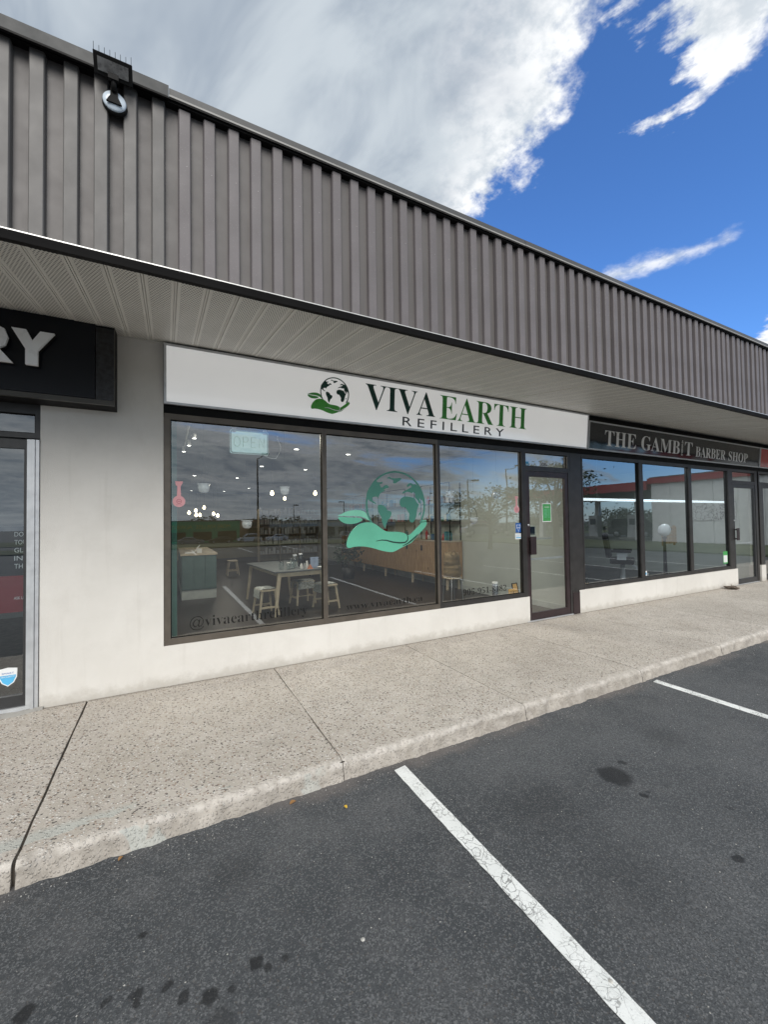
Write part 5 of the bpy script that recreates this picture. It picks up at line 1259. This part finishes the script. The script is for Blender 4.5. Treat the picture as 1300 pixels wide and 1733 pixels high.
# lamp posts
def lamp(x, y, h, lab, arm=1.2, dirx=1, curved=False):
    g = gz(y); t = thing('lamp_post', lab, 'lamp post', (x, y, g)); MB().tube([(0, 0, 0), (0, 0, h)], .10, 10, r1=.06).build('pole', 'pole', t); MB().lathe([(0, 0), (.28, 0), (.28, .5), (0, .5)], 12).build('base', 'concrete', t)
    if curved: pts = [(0, 0, h)]+[(dirx*arm*math.sin(k*.3), 0, h+.5*(1-math.cos(k*.3))) for k in range(1, 6)]; MB().tube(pts, .04, 6).build('arm', 'pole', t); MB().box(dirx*arm-.1, dirx*arm+.5 if dirx > 0 else dirx*arm+.1, -.12, .12, h+.42, h+.54).build('lamp_head', 'pole', t)
    else: MB().box(min(0, dirx*arm), max(0, dirx*arm), -.04, .04, h-.08, h).build('arm', 'pole', t); MB().box(dirx*arm-.35, dirx*arm+.35, -.18, .18, h-.14, h+.02).build('lamp_head', 'pole', t)
lamp(7.2, -33, 7.6, 'tallest dark lamp post reflected in the left window', .5, 1, True)
lamp(17.8, -60, 6.4, 'lamp post reflected right of the second hanging pot', .5, 1); lamp(26.6, -60, 7.0, 'lamp post reflected at the left edge of the middle window', .5, -1)
lamp(27.0, -28, 5.9, 'square headed lamp post reflected left of the small tree', .9, 1); lamp(32.3, -28, 7.2, 'curved arm lamp post reflected right of the small tree', 1.4, 1, True); lamp(44, -60, 7.4, 'thin lamp post reflected inside the globe decal', .5, 1)
# cars
def car(lab, x, y, rz, mat, suv=False, group=None):
    g = gz(y); t = thing('parked_car', lab, 'car', (x, y, g), rz=rz, group='cars parked in the far lot'); H = 1.68 if suv else 1.45; L = 4.6
    def arch(cx_): return [(cx_+.36*math.cos(a), .34+.36*math.sin(a)) for a in [math.pi*(1-k/8) for k in range(9)]]
    low = [(-2.3, .42), (-2.27, .28), (-1.85, .24)]+arch(-1.42)+[(-1.0, .22), (.95, .22)]+arch(1.38)+[(1.85, .24), (2.27, .30), (2.3, .52), (2.2, .78), (1.9, .86), (1.05, .95), (-1.9, .98), (-2.25, .9)]
    m = MB(); m.prism(low, -.86, .86); m.build('body', mat, t, bevel=.03)
    ty = .70; top = H
    cab = [(-2.05 if suv else -1.75, .97), (-1.85 if suv else -1.25, top-.06), (-1.5 if suv else -.9, top), (.1, top), (.35, top-.05), (1.05, .95)]
    m = MB(); vs = [(a, -.82+(b-.95)*.22, b) for a, b in cab]+[(a, .82-(b-.95)*.22, b) for a, b in cab]; n = len(cab)
    m._a(vs, [tuple(range(n)), tuple(range(2*n-1, n-1, -1))]+[(i, n+i, n+(i+1) % n, (i+1) % n) for i in range(n)]); m.build('cabin', mat, t)
    win = [(cab[0][0]+.22, 1.0), (cab[1][0]+.18, top-.14), (.18, top-.14), (.85, 1.0)]
    for s_ in (-1, 1):
        vs = [(a, s_*(.826-(b-.95)*.22+.0), b) for a, b in win]+[(a, s_*(.836-(b-.95)*.22), b) for a, b in win]; MB()._a(vs, [(0, 1, 2, 3), (7, 6, 5, 4), (0, 4, 5, 1), (1, 5, 6, 2), (2, 6, 7, 3), (3, 7, 4, 0)]).build('side_window', 'car_glass', t)
        for a in (-1.42, 1.38):
            o = MB().lathe([(0, -.1), (.24, -.1), (.32, -.09), (.33, 0), (.32, .1), (0, .1)], 16).build('wheel', 'tyre', t); o.location = (a, s_*.78, .33); o.rotation_euler = (R(90), 0, 0); rim = MB().lathe([(0, -.112), (.19, -.105), (.21, -.10)], 14).build('rim', 'rim', o) if s_ > 0 else MB().lathe([(0, .112), (.19, .105), (.21, .10)], 14).build('rim', 'rim', o)
        MB().box(2.2, 2.31, s_*.72-.14, s_*.72+.14, .58, .72).build('headlight', 'paper', t); MB().box(-2.31, -2.22, s_*.74-.1, s_*.74+.1, .66, .86).build('tail_light', 'lens_red', t)
    vs = [(1.07, -.70, .985), (1.07, .70, .985), (.42, .62, top-.09), (.42, -.62, top-.09)]; MB()._a([(a+.015, b, c+.012) for a, b, c in vs], [(0, 1, 2, 3)]).build('windscreen', 'car_glass', t)
    return t
car('white suv parked beside the brick shop', 15.2, -86, R(180), 'car_white', True)
car('dark sedan parked before the green supermarket', 9.5, -84, R(178), 'car_dark'); car('silver sedan leftmost in front of the green supermarket', 4.0, -84, R(2), 'car_silver'); car('white hatchback right of the white suv', 21.2, -86, R(180), 'car_white')
car('dark suv parked by the cream plaza', 33, -90, R(180), 'car_dark', True); car('silver suv in the middle of the cream plaza row', 40, -90, R(0), 'car_silver', True); car('white sedan at the right of the cream plaza row', 48, -90, R(180), 'car_white')
car('dark pickup height suv beside the fuel pumps', 37, -17.0, R(95), 'car_dark', True); car('pale sedan waiting left of the fuel pumps', 33, -33.0, R(20), 'car_silver')
